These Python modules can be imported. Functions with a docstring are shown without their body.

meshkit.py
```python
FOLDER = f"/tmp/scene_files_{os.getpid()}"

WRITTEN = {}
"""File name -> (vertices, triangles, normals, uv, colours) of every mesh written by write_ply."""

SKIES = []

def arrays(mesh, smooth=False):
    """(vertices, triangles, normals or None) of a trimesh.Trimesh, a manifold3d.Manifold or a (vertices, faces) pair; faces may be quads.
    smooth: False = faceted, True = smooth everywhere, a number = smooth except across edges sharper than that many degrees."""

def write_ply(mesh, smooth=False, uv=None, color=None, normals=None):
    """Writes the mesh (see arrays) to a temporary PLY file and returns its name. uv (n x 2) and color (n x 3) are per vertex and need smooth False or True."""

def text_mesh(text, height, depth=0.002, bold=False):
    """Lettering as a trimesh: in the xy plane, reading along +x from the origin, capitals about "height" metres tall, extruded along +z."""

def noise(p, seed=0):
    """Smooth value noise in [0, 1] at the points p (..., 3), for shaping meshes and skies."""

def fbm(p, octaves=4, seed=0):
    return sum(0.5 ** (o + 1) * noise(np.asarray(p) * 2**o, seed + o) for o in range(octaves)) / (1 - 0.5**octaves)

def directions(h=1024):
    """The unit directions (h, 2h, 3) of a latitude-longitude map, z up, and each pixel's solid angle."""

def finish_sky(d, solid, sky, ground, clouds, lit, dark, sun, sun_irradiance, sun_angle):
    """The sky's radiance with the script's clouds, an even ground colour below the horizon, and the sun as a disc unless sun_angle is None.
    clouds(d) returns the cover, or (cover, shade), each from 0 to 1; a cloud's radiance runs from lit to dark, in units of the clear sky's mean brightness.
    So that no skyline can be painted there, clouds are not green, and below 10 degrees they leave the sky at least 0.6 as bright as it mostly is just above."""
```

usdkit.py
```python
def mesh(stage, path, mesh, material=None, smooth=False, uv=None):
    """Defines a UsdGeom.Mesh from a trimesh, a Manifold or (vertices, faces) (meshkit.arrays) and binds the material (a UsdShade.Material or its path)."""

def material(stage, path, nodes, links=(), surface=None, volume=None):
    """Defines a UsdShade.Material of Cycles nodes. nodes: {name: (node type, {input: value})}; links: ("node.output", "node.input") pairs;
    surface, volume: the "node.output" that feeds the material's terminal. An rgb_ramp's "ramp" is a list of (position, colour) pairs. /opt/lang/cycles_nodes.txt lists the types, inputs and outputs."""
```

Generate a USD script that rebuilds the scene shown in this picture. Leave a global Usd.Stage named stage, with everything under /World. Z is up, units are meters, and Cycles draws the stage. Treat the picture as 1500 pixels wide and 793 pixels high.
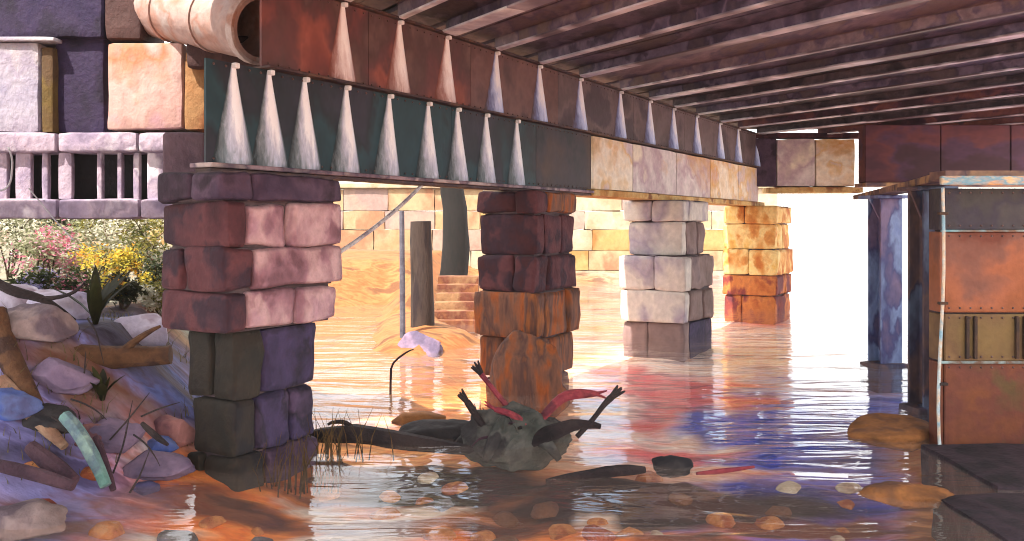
import math, random
import numpy as np, trimesh, shapely
import usdkit, meshkit
from shapely.geometry import Polygon, LineString, Point
from pxr import Usd, UsdGeom, UsdShade, UsdLux, Gf, Sdf

stage = Usd.Stage.CreateInMemory()
UsdGeom.SetStageUpAxis(stage, 'Z'); UsdGeom.SetStageMetersPerUnit(stage, 1.0)
UsdGeom.Xform.Define(stage, '/World'); UsdGeom.Scope.Define(stage, '/World/Looks')

# ------------------------------------------------------------------ camera, sky, sun, exposure
EYE = 2.5
cam = UsdGeom.Camera.Define(stage, '/World/camera')
cam.CreateHorizontalApertureAttr(36.0)
cam.CreateFocalLengthAttr(36.0 * 1299 / 1500)
cam.CreateVerticalApertureOffsetAttr(-68.5 * 36.0 / 1500)
cam.AddTranslateOp().Set(Gf.Vec3d(0, 0, EYE)); cam.AddRotateXOp().Set(90.0)
cam.CreateExposureAttr(2.1)

SUN_EL, SUN_AZ = math.radians(56), math.atan2(-0.60, -0.80)     # low over the left shoulder, nearly along the bridge
sun_dir = np.array([math.sin(SUN_AZ) * math.cos(SUN_EL), math.cos(SUN_AZ) * math.cos(SUN_EL), math.sin(SUN_EL)])
sky = usdkit.material(stage, '/World/Looks/sky', {
    's': ('sky_texture', dict(sky_type='single_scattering', sun_disc=False, sun_elevation=SUN_EL, sun_rotation=SUN_AZ, aerosol_density=2.0)),
    'tc': ('texture_coordinate', {}),
    'n': ('noise_texture', dict(scale=2.2, detail=5.0, roughness=0.55)),
    'r': ('rgb_ramp', {'ramp': [(0.35, (0, 0, 0)), (0.62, (1, 1, 1))]}),
    'm': ('mix', dict(color2=(9.0, 8.7, 8.2))),
    'b': ('background_shader', dict(strength=0.10))},
    [('tc.generated', 'n.vector'), ('n.fac', 'r.fac'), ('r.color', 'm.fac'), ('s.color', 'm.color1'), ('m.color', 'b.color')], surface='b.background')
dome = UsdLux.DomeLight.Define(stage, '/World/sky_dome')
UsdShade.MaterialBindingAPI.Apply(dome.GetPrim()).Bind(sky)
sun = UsdLux.DistantLight.Define(stage, '/World/sun')
sun.CreateNormalizeAttr(True); sun.CreateIntensityAttr(0.8); sun.CreateAngleAttr(0.5); sun.CreateColorAttr(Gf.Vec3f(1.0, 0.93, 0.82))
zc = sun_dir; xc = np.cross([0, 0, 1.0], zc); xc /= np.linalg.norm(xc); yc = np.cross(zc, xc)
sun.AddTransformOp().Set(Gf.Matrix4d(*xc, 0, *yc, 0, *zc, 0, 0, 0, 30, 1))

# ------------------------------------------------------------------ helpers
_used = {}
def numbered(parent, name):
    k = (parent, name); n = _used.get(k, 0); _used[k] = n + 1
    return f'{parent}/{name}' if n == 0 else f'{parent}/{name}_{n:03d}'

def tag(p, label=None, cat=None, group=None, kind=None):
    p = p.GetPrim() if hasattr(p, 'GetPrim') else p
    for k, v in (('label', label), ('category', cat), ('group', group), ('kind', kind)):
        if v: p.SetCustomDataByKey(k, v)
    return p

def thing(name, label, cat, loc=(0, 0, 0), rz=0.0, group=None):
    x = UsdGeom.Xform.Define(stage, numbered('/World', name))
    x.AddTranslateOp().Set(Gf.Vec3d(*map(float, loc)))
    if rz: x.AddRotateZOp().Set(float(rz))
    tag(x, label, cat, group)
    return x

def part(parent, name, mesh, mat, smooth=35, label=None, kind=None):
    root = '/World' if parent is None else str(parent.GetPath())
    m = usdkit.mesh(stage, numbered(root, name), mesh, mat, smooth=smooth)
    tag(m, label=label, kind=kind)
    return m

def solo(name, mesh, mat, label=None, cat=None, group=None, kind=None, smooth=35):
    return tag(usdkit.mesh(stage, numbered('/World', name), mesh, mat, smooth=smooth), label, cat, group, kind)

def lin(c):
    c = np.asarray(c, float) / 255.0
    return np.where(c <= 0.04045, c / 12.92, ((c + 0.055) / 1.055) ** 2.4)

def tri(v, f): return trimesh.Trimesh(np.asarray(v, float), np.asarray(f, int), process=False)

def box(x0, x1, y0, y1, z0, z1):
    m = trimesh.creation.box((x1 - x0, y1 - y0, z1 - z0)); m.apply_translation(((x0 + x1) / 2, (y0 + y1) / 2, (z0 + z1) / 2)); return m

def cut_box(x0, x1, y0, y1, z0, z1, r=0.012):
    """a box with chamfered edges"""
    import manifold3d as mf
    s = []
    for ax in range(3):
        d = [r, r, r]; d[ax] = 0
        s.append(trimesh.creation.box((x1 - x0 - 2 * d[0], y1 - y0 - 2 * d[1], z1 - z0 - 2 * d[2])))
    m = trimesh.convex.convex_hull(np.vstack([k.vertices for k in s]))
    m.apply_translation(((x0 + x1) / 2, (y0 + y1) / 2, (z0 + z1) / 2)); return m

def stone(x0, x1, y0, y1, z0, z1, seed, rough=0.03, n=5, r=0.055):
    """a rough hewn block: a rounded cube grid pushed about by noise"""
    L = np.array([x1 - x0, y1 - y0, z1 - z0]); C = np.array([x0 + x1, y0 + y1, z0 + z1]) / 2
    vs, fs, off = [], [], 0
    g = np.linspace(-1, 1, n + 1); g = np.sign(g) * (1 - (1 - np.abs(g)) ** 1.5)
    a, b = np.meshgrid(g, g, indexing='ij')
    idx = np.arange((n + 1) ** 2).reshape(n + 1, n + 1)
    q = np.stack([idx[:-1, :-1], idx[1:, :-1], idx[1:, 1:], idx[:-1, 1:]], -1).reshape(-1, 4)
    for ax in range(3):
        for sg in (-1, 1):
            p = np.zeros((n + 1, n + 1, 3)); p[..., ax] = sg; p[..., (ax + 1) % 3] = a * sg; p[..., (ax + 2) % 3] = b
            vs.append(p.reshape(-1, 3)); fs.append(q + off); off += (n + 1) ** 2
    u = np.vstack(vs); f = np.vstack(fs)
    half = L / 2; rr = min(r, half.min() * 0.6)
    p = u * half; inner = np.clip(p, -(half - rr), half - rr); dvec = p - inner
    ln = np.linalg.norm(dvec, axis=1, keepdims=True); p = inner + dvec / np.maximum(ln, 1e-9) * np.minimum(ln, rr)
    w = p + C
    k = 2.6
    nn = np.stack([meshkit.fbm(w * k + 17 * s, 3, seed * 3 + s) - 0.5 for s in range(3)], 1)
    p = p + nn * rough * 2.4 * np.minimum(1, L.min() / 0.4)
    m = tri(p + C, np.vstack([f[:, [0, 1, 2]], f[:, [0, 2, 3]]]))
    m.merge_vertices(); return m

def rock(size, seed, sub=3, flat=0.6, amp=0.5, cuts=9):
    """a weathered stone: a noisy ball broken along a few flat faces"""
    m = trimesh.creation.icosphere(sub, 1.0); v = np.array(m.vertices); g = np.random.default_rng(seed)
    d = 1 + amp * (meshkit.fbm(v * 1.3 + seed * 7.1, 3, seed) - 0.5) * 1.5
    v = v * d[:, None]
    for _ in range(cuts):
        nrm = g.normal(size=3); nrm /= np.linalg.norm(nrm); c = g.uniform(0.62, 0.88); e = v @ nrm - c
        v -= np.maximum(e, 0)[:, None] * nrm * 0.93
    v += ((meshkit.fbm(v * 5.0 + 3, 3, seed + 5) - 0.5) * 0.13)[:, None] * v
    v = v * np.array(size); v[:, 2] = np.where(v[:, 2] < 0, v[:, 2] * flat, v[:, 2])
    return tri(v, m.faces)

def tube(pts, radii, sides=9, seed=None, knob=0.0, closed_r=0.4):
    p = np.asarray(pts, float); r = np.broadcast_to(np.asarray(radii, float), (len(p),)).copy()
    s = np.linspace(0, len(p) - 1, max(len(p), 3 * (len(p) - 1) + 1))
    from scipy.interpolate import PchipInterpolator as PC
    ii = np.arange(len(p)); P = PC(ii, p)(s); R = PC(ii, r)(s)
    P = np.vstack([P[:1] - (P[1] - P[0]) * 0.02, P, P[-1:] + (P[-1] - P[-2]) * 0.02]); R = np.r_[R[0] * closed_r, R, R[-1] * closed_r]
    t = np.gradient(P, axis=0); t /= np.linalg.norm(t, axis=1, keepdims=True) + 1e-12
    ref = np.array([0.13, 0.31, 0.94]) if abs(t[:, 2]).mean() < 0.85 else np.array([0.97, 0.2, 0.1])
    a = np.cross(t, ref); a /= np.linalg.norm(a, axis=1, keepdims=True) + 1e-12; b = np.cross(t, a)
    th = np.arange(sides) * 2 * np.pi / sides
    rr = R[:, None] * np.ones(sides)
    v = P[:, None] + rr[..., None] * (np.cos(th)[None, :, None] * a[:, None] + np.sin(th)[None, :, None] * b[:, None])
    if knob:
        k = 1 + knob * (meshkit.fbm(v.reshape(-1, 3) * 5.0, 3, seed or 0).reshape(v.shape[:2]) - 0.5) * 2
        v = P[:, None] + (v - P[:, None]) * k[..., None]
    n = len(P); i, j = np.meshgrid(np.arange(n - 1), np.arange(sides), indexing='ij')
    q = np.stack([i * sides + j, i * sides + (j + 1) % sides, (i + 1) * sides + (j + 1) % sides, (i + 1) * sides + j], -1).reshape(-1, 4)
    f = np.vstack([q[:, [0, 1, 2]], q[:, [0, 2, 3]]])
    c0, c1 = n * sides, n * sides + 1
    v = np.vstack([v.reshape(-1, 3), P[:1], P[-1:]])
    e0 = [[c0, (k + 1) % sides, k] for k in range(sides)]; e1 = [[c1, (n - 1) * sides + k, (n - 1) * sides + (k + 1) % sides] for k in range(sides)]
    m = tri(v, np.vstack([f, e0, e1])); m.fix_normals(); return m

def join(*ms): return trimesh.util.concatenate([m for m in ms])

def leaves(n, radii, size, seed, flat=0.0, clumps=9):
    """many small pointed leaves gathered in clumps through an uneven volume"""
    g = np.random.default_rng(seed)
    cc = g.normal(size=(clumps, 3)); cc /= np.linalg.norm(cc, axis=1, keepdims=True); cc *= g.uniform(0.35, 0.85, (clumps, 1)); cs = g.uniform(0.22, 0.45, clumps)
    w = g.integers(0, clumps, n)
    c = (cc[w] + g.normal(size=(n, 3)) * cs[w][:, None] * 0.55) * np.array(radii)
    u = g.normal(size=(n, 3)); u[:, 2] *= 0.6; u /= np.linalg.norm(u, axis=1, keepdims=True)
    v = np.cross(u, g.normal(size=(n, 3))); v /= np.linalg.norm(v, axis=1, keepdims=True)
    s = size * g.uniform(0.6, 1.5, (n, 1))
    bend = np.cross(u, v) * s * 0.25
    V = np.stack([c - u * s, c + v * s * 0.42 + bend, c + u * s, c - v * s * 0.42 + bend], 1).reshape(-1, 3)
    k = np.arange(n)[:, None] * 4
    return tri(V, np.vstack([k + [0, 1, 2], k + [0, 2, 3]]))

# ------------------------------------------------------------------ materials
_mats = {}
def daub(name, cols, k=1.0, scale=2.0, stretch=(1, 1, 1), rough=0.75, bump=0.4, spec=0.35, metallic=0.0, grain=0.16, leaf=False, spot=None, cells=0.5, tint=False):
    """a worn, patchy surface: COLS (sRGB) laid in soft irregular dabs over each other, with grain and relief"""
    if name in _mats: return _mats[name]
    cs = [tuple(lin(c) * k) for c in cols]; n = len(cs)
    st = [(0.22 + 0.56 * i / (n - 1), c) for i, c in enumerate(cs)]
    N = {'g': ('geometry', {}), 'm': ('mapping', dict(scale=stretch)),
         'w': ('noise_texture', dict(scale=scale * 2.5, detail=3.0, roughness=0.6)), 'wa': ('vector_math', dict(math_type='multiply_add', vector2=(0.55 / scale,) * 3)),
         'v': ('voronoi_texture', dict(feature='smooth_f1', scale=scale * 1.7, smoothness=0.9, randomness=1.0, detail=1.0)), 'vs': ('separate_color', {}),
         'n': ('noise_texture', dict(scale=scale, detail=3.0, roughness=0.55, distortion=0.3)),
         'mf': ('mix_float', dict(fac=cells)), 'r': ('rgb_ramp', {'ramp': st}),
         'n2': ('noise_texture', dict(scale=scale * 9, detail=3.0, roughness=0.6)),
         'r2': ('rgb_ramp', {'ramp': [(0.25, (1 - grain,) * 3), (0.75, (1 + grain,) * 3)]}),
         'x': ('mix', dict(mix_type='multiply', fac=1.0)),
         'b': ('bump', dict(strength=bump, distance=0.02)),
         'p': ('principled_bsdf', dict(roughness=rough, specular_ior_level=spec, metallic=metallic))}
    Lk = [('g.position', 'm.vector'), ('m.vector', 'n.vector'), ('m.vector', 'w.vector'), ('w.color', 'wa.vector1'), ('m.vector', 'wa.vector3'), ('wa.vector', 'v.vector'), ('v.color', 'vs.color'),
          ('n.fac', 'mf.a'), ('vs.r', 'mf.b'), ('mf.result', 'r.fac'), ('m.vector', 'n2.vector'), ('n2.fac', 'r2.fac'),
          ('r.color', 'x.color1'), ('r2.color', 'x.color2'), ('n2.fac', 'b.height'), ('b.normal', 'p.normal')]
    last = 'x.color'
    if spot:                       # (colour, amount): broad stains over the rest
        N['n3'] = ('noise_texture', dict(scale=scale * 0.55, detail=5.0, roughness=0.65, distortion=0.4))
        N['r3'] = ('rgb_ramp', {'ramp': [(0.52 - spot[1] * 0.2, (0, 0, 0)), (0.68 - spot[1] * 0.2, (1, 1, 1))]})
        N['off'] = ('mapping', dict(location=(7.3, 2.1, 4.4), scale=stretch)); N['y'] = ('mix', dict(color2=tuple(lin(spot[0]) * k)))
        Lk += [('g.position', 'off.vector'), ('off.vector', 'n3.vector'), ('n3.fac', 'r3.fac'), ('r3.color', 'y.fac'), (last, 'y.color1')]; last = 'y.color'
    if tint:                       # the mesh's own earth and painted reflections, broken up by the dabs
        N['at'] = ('attribute', dict(attribute='soil_and_reflections')); N['tm'] = ('mix', dict(mix_type='multiply', fac=1.0)); Lk += [('at.color', 'tm.color1'), (last, 'tm.color2')]; last = 'tm.color'
    Lk.append((last, 'p.base_color'))
    surf = 'p.BSDF'
    if leaf:
        N['t'] = ('translucent_bsdf', {}); N['mc'] = ('mix_closure', dict(fac=0.35))
        Lk += [(last, 't.color'), ('p.BSDF', 'mc.closure1'), ('t.BSDF', 'mc.closure2')]; surf = 'mc.closure'
    _mats[name] = usdkit.material(stage, f'/World/Looks/{name}', N, Lk, surface=surf)
    return _mats[name]

def px(x, y, Y):
    """the point at depth Y seen at the photograph's (x, y)"""
    return np.array([(x - 750) / 1299 * Y, Y, EYE + (328 - y) / 1299 * Y])

# ------------------------------------------------------------------ the bridge's own frame: t along the girder, n inwards
O = np.array([-3.12, 9.0]); D = np.array([0.509, 0.861]); D /= np.linalg.norm(D); NIN = np.array([D[1], -D[0]])
RZ = math.degrees(math.atan2(D[1], D[0]))
def G(t, n=0.0, z=0.0):
    p = O + D * t + NIN * n; return (p[0], p[1], z)
def t_of(x):
    k = (x - 750) / 1299; return (O[1] * k - O[0]) / (D[0] - D[1] * k)
def frame(p):
    q = np.asarray(p[:2]) - O; return q @ D, q @ NIN
Z0, Z1, Z2 = 3.07, 4.2, 5.21
UP = [t_of(x) for x in (500, 583, 653, 725, 788, 848, 907, 950, 985, 1019, 1053, 1080, 1108)]
LOW = [t_of(x) for x in (340, 392, 444, 505, 568, 625, 668, 710, 755)]
ORD = ['first', 'second', 'third', 'fourth', 'fifth', 'sixth', 'seventh', 'eighth', 'ninth', 'tenth', 'eleventh', 'twelfth', 'thirteenth', 'fourteenth', 'fifteenth', 'sixteenth', 'seventeenth', 'eighteenth']

# ------------------------------------------------------------------ ground and water
land = Polygon([(-400, 5.5), (-12, 6.0), (-4.7, 7.5), (-3.5, 8.5), (-2.95, 9.8), (-3.7, 12.5), (-4.6, 15.5), (-6.0, 20), (-7.0, 26), (-3.9, 27.5), (-3.1, 20.5), (-2.7, 17.6), (-1.8, 16.9), (-0.9, 17.9), (-0.7, 18.8), (-1.7, 21.5), (-2.2, 28),
                (-1.5, 37.4), (11.5, 37.8), (14.5, 60), (24, 100), (70, 300), (420, 1500), (-1500, 1500), (-1500, 5.5)])
right = Polygon([(6.6, -60), (6.6, 9.6), (9.0, 16.0), (13.2, 27.5), (24, 52), (60, 120), (170, 330), (760, 1500), (1500, 1500), (1500, -60)])
def ground_z(x, y):
    p = shapely.points(x, y); q = np.stack([x, y, np.zeros_like(x)], -1)
    def rise(poly):
        inside = shapely.contains(poly, p); d = shapely.distance(poly.exterior, p) * np.where(inside, 1, -1)
        return np.where(d > 0, np.minimum(1.35, d * 0.95) + np.clip(d - 1.4, 0, 60) * 0.015, np.maximum(-0.42, d * 0.35 ))
    z = np.maximum(rise(land), rise(right))
    near = np.clip(1 - np.hypot(x, y) / 60, 0, 1)
    z = z + near * ((meshkit.fbm(q * 0.8, 4, 3) - 0.5) * 0.34 + (meshkit.fbm(q * 3.4, 2, 8) - 0.5) * 0.07) + np.where(z > 1, 0, 0)
    low_bar = (x > -4.2) & (x < 2) & (y > 15) & (y < 22.5); z = np.where(low_bar, np.minimum(z, 0.16 + 0.25 * z), z)
    # shallow gravel bars
    for (bx, by, rx, ry, h) in ((1.6, 7.3, 2.4, 0.8, 0.20), (-1.6, 6.6, 2.6, 0.9, 0.20), (1.0, 9.2, 0.9, 0.35, 0.30), (-1.2, 10.0, 1.3, 0.35, 0.22), (-1.4, 15.4, 0.6, 0.8, 0.30)):
        z = z + h * np.exp(-((x - bx) / rx) ** 2 - ((y - by) / ry) ** 2)
    return z
def spaced(*segs):
    out = []
    for a, b, s in segs: out += list(np.arange(a, b, s))
    return np.array(out + [segs[-1][1]])
gx = spaced((-1500, -100, 140), (-100, -16, 7), (-16, -7, 0.5), (-7, 8, 0.13), (8, 18, 0.5), (18, 60, 3), (60, 1500, 120))
gy = spaced((-60, 0, 4), (0, 4, 0.4), (4, 13, 0.13), (13, 24, 0.3), (24, 44, 0.8), (44, 140, 6), (140, 1500, 80))
X, Y = np.meshgrid(gx, gy, indexing='ij'); Zg = ground_z(X.ravel(), Y.ravel())
ii = np.arange(X.size).reshape(X.shape); quad = np.stack([ii[:-1, :-1], ii[1:, :-1], ii[1:, 1:], ii[:-1, 1:]], -1).reshape(-1, 4)
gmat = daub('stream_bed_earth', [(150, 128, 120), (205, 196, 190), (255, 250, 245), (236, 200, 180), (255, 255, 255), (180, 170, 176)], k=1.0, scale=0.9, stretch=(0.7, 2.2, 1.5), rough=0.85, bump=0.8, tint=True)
def soil_and_reflections(x, y):
    """the bed's colours: orange gravel near; wall, sky and pier reflections painted ochre, pale, pink, blue and brown; left bank shade painted bluish"""
    q = np.stack([x, y, 0 * x], -1); wob = (meshkit.fbm(q * np.array([0.5, 0.9, 1]), 4, 30) - 0.5); wob2 = (meshkit.fbm(q * np.array([0.7, 1.3, 1]), 4, 31) - 0.5)
    C = np.tile(lin((250, 150, 66)), (len(x), 1))
    def lay(col, w):
        w = np.clip(w, 0, 1)[:, None]; C[:] = C * (1 - w) + lin(col) * w
    s = lambda v, a, b: np.clip((v - a) / (b - a), 0, 1)
    lay((244, 176, 104), s(y + 3 * wob, 9.6, 11.2) * (y < 40))
    lay((250, 238, 230), s(x / np.maximum(y, 1) + 0.25 * wob, 0.02, 0.12) * s(y + 4 * wob2, 8.4, 10.4))  # bright glare on the water painted as pale bed
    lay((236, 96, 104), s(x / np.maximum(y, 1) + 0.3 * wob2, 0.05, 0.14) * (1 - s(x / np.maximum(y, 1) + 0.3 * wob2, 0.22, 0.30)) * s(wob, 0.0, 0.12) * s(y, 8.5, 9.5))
    lay((14, 70, 215), s(x / np.maximum(y, 1) + 0.25 * wob2, 0.21, 0.26) * (1 - s(y + 5 * wob, 14.5, 18.0)) * s(y + 2 * wob2, 6.4, 7.2) * (0.75 + 2 * np.clip(wob2 + 0.05, 0, 0.13)))  # sky reflection put into the bed colour as blue
    lay((206, 140, 84), s(x / np.maximum(y, 1) + 0.15 * wob, 0.40, 0.44) * (1 - s(y + 3 * wob, 11.5, 13.5)))
    pool = np.exp(-((x + 0.9 + wob) / 1.9) ** 2 - ((y - 9.6 + 1.5 * wob2) / 0.75) ** 2) + 0.9 * np.exp(-((x - 1.0) / 1.2) ** 2 - ((y - 8.7 + wob) / 0.35) ** 2) + 0.9 * np.exp(-((x - 2.6) / 1.5) ** 2 - ((y - 9.2 + wob) / 0.4) ** 2)
    lay((48, 38, 40), pool * 1.9 * (wob + 0.7))
    lay((228, 214, 200), s(wob2, 0.07, 0.13) * (y < 9.0) * (x < 1)); lay((120, 66, 44), s(-wob2, 0.06, 0.14) * (y < 9.5)); lay((66, 44, 42), s(wob, 0.10, 0.16) * (y < 9.5))
    lay((140, 138, 196), s(-x - 3.0 + 1.6 * wob, 0.0, 0.9) * (1 - s(y, 11.6, 12.4)))  # blue violet shade put into the bank colour
    lay((126, 96, 84), s(-x - 3.0 + 1.6 * wob, 0.0, 0.9) * (1 - s(y, 11.6, 12.4)) * s(wob2, 0.08, 0.16)); lay((96, 104, 160), s(-x - 3.0 + 1.6 * wob, 0.0, 0.9) * (1 - s(y, 11.6, 12.4)) * s(wob, 0.03, 0.10)); lay((74, 66, 84), s(-x - 3.0 + 1.6 * wob, 0.0, 0.9) * (1 - s(y, 11.6, 12.4)) * s(-wob2, 0.02, 0.08))
    lay((150, 128, 104), s(-x, 6.4, 7.6) * (y < 12)); lay((226, 216, 196), s(y, 34, 60)); lay((196, 196, 170), s(y, 12.2, 13.0) * s(-x - 3.2, 0, 1)); lay((244, 168, 100), s(y, 11, 13) * (1 - s(y, 34, 40)) * s(x / np.maximum(y, 1), -0.26, -0.22) * (x / np.maximum(y, 1) < 0.05))
    return C
def outdoors(x, y):      # ground colour darkened where the sun falls, outside the bridge
    n = (x - O[0]) * NIN[0] + (y - O[1]) * NIN[1]
    return np.clip((-0.7 - n) / 0.8, 0, 1) * np.clip((y - 9.8) / 1.2, 0, 1) * (y < 60)
gm = solo('ground', (np.stack([X.ravel(), Y.ravel(), Zg], 1), quad), gmat, label='orange brown stream bed rising into the left and far banks', kind='structure', smooth=True)
UsdGeom.PrimvarsAPI(gm).CreatePrimvar('soil_and_reflections', Sdf.ValueTypeNames.Color3fArray, 'vertex').Set([Gf.Vec3f(*map(float, c)) for c in soil_and_reflections(X.ravel(), Y.ravel()) * (1 - 0.70 * outdoors(X.ravel(), Y.ravel()))[:, None]])

wmat = usdkit.material(stage, '/World/Looks/water', {
    'g': ('geometry', {}), 'm': ('mapping', dict(scale=(0.36, 1.7, 1))), 'n': ('noise_texture', dict(scale=0.8, detail=3.0, roughness=0.52, distortion=0.9)),
    'm2': ('mapping', dict(scale=(0.8, 3.2, 1))), 'n2': ('noise_texture', dict(scale=4.0, detail=2.0, roughness=0.5, distortion=0.5)),
    'b': ('bump', dict(strength=0.55, distance=0.11)), 'b2': ('bump', dict(strength=0.25, distance=0.007)),
    'f': ('layer_weight', dict(blend=0.5)), 'pw': ('math', dict(math_type='power', value2=6.2)), 'ma': ('math', dict(math_type='multiply_add', value2=0.96, value3=0.018)),
    'bk': ('math', dict(math_type='subtract', value1=1.0)), 'fm': ('math', dict(math_type='multiply', use_clamp=True)),
    'gl': ('glossy_bsdf', dict(color=(0.96, 0.97, 1.0), roughness=0.02)), 't': ('transparent_bsdf', dict(color=(0.97, 0.94, 0.90))),
    'si': ('diffuse_bsdf', dict(color=(0.70, 0.56, 0.48))), 'body': ('mix_closure', dict(fac=0.03)), 'mc': ('mix_closure', {})},
    [('g.position', 'm.vector'), ('m.vector', 'n.vector'), ('n.fac', 'b.height'), ('g.position', 'm2.vector'), ('m2.vector', 'n2.vector'), ('n2.fac', 'b2.height'), ('b.normal', 'b2.normal'),
     ('b2.normal', 'gl.normal'), ('b2.normal', 'f.normal'), ('f.facing', 'pw.value1'), ('pw.value', 'ma.value1'), ('g.backfacing', 'bk.value2'), ('bk.value', 'fm.value1'), ('ma.value', 'fm.value2'), ('fm.value', 'mc.fac'),
     ('t.BSDF', 'body.closure1'), ('si.BSDF', 'body.closure2'), ('body.closure', 'mc.closure1'), ('gl.BSDF', 'mc.closure2')], surface='mc.closure')
solo('water', (np.array([[-1500, -60, 0], [1500, -60, 0], [1500, 1500, 0], [-1500, 1500, 0.0]]), np.array([[0, 1, 2, 3]])), wmat, label='shallow rippled stream under the bridge', kind='structure', smooth=False)

# ------------------------------------------------------------------ bridge deck and its crossbeams
SK = np.array([-0.444, 0.896]); SK /= SK[1]                    # (dt, dn) of a crossbeam per metre inwards
FAR = 27.1
deck_poly = Polygon([(G(-14, -0.85))[:2], (G(60, -0.85))[:2], (G(60, 8.3))[:2], (G(-14, 8.3))[:2]]).intersection(shapely.box(-50, 0.5, 60, FAR))  # outer overhang added to keep sun off the piers
deck_poly = deck_poly.union(shapely.box(-10, 2.5, -2.5, 9.3))  # unseen deck extension added to shade the left bank
beam_t = [-5.4, -4.0, -2.7, -1.4, -0.2, 0.95] + UP + [22.6, 24.7, 26.9, 29.2, 31.6]
PAL = {'orange': [(104, 78, 70), (150, 112, 92), (176, 136, 110), (132, 100, 98), (104, 84, 90)],
       'mauve': [(74, 62, 76), (116, 98, 108), (148, 126, 132), (104, 88, 110), (126, 104, 102)],
       'purple': [(58, 50, 68), (92, 80, 104), (128, 112, 134), (80, 68, 88), (102, 86, 92)],
       'dark': [(44, 36, 44), (74, 62, 68), (102, 86, 92), (62, 52, 62)],
       'red': [(76, 44, 50), (112, 68, 70), (130, 82, 76), (88, 58, 74), (68, 50, 58)]}
def soffit_mat(kind): return daub('soffit_' + kind, PAL[kind], k=0.7 if kind in ('orange', 'mauve') else 0.55, scale=0.8, stretch=(1.6, 0.7, 1), rough=0.7, bump=0.7, spot=((170, 150, 150), -0.3))
deck = thing('bridge_deck', 'dark purple and brown soffit of the wide bridge deck overhead', 'bridge deck', (0, 0, 0))
part(deck, 'slab', trimesh.creation.extrude_polygon(deck_poly, 0.35).apply_translation((0, 0, Z2 + 0.24)), soffit_mat('dark'), smooth=False)
order = ['orange', 'orange', 'mauve', 'orange', 'mauve', 'orange', 'mauve', 'mauve', 'purple', 'mauve', 'purple', 'purple', 'mauve', 'purple', 'dark', 'purple', 'dark', 'red', 'dark', 'red', 'red', 'red', 'red', 'red']
bt = [-14.0 + 7.0] + beam_t + [36.0]
def skew_strip(ta, tb, n0=-0.8, n1=8.25):
    q = [G(ta + SK[0] * n0, n0), G(tb + SK[0] * n0, n0), G(tb + SK[0] * n1, n1), G(ta + SK[0] * n1, n1)]
    return Polygon([p[:2] for p in q]).intersection(deck_poly.buffer(-0.03))
rng = random.Random(4)
for i, (a, b) in enumerate(zip(bt[:-1], bt[1:])):
    w = b - a; cuts = [a + 0.06, a + w * rng.uniform(0.4, 0.6), b - 0.06]
    for c0, c1 in zip(cuts[:-1], cuts[1:]):
        g = skew_strip(c0, c1 - 0.02)
        if g.is_empty or g.geom_type != 'Polygon': continue
        part(deck, 'soffit_board', trimesh.creation.extrude_polygon(g, 0.06).apply_translation((0, 0, Z2 + 0.17 + rng.uniform(-0.02, 0.01))), soffit_mat(order[i % len(order)]), smooth=False)

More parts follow.
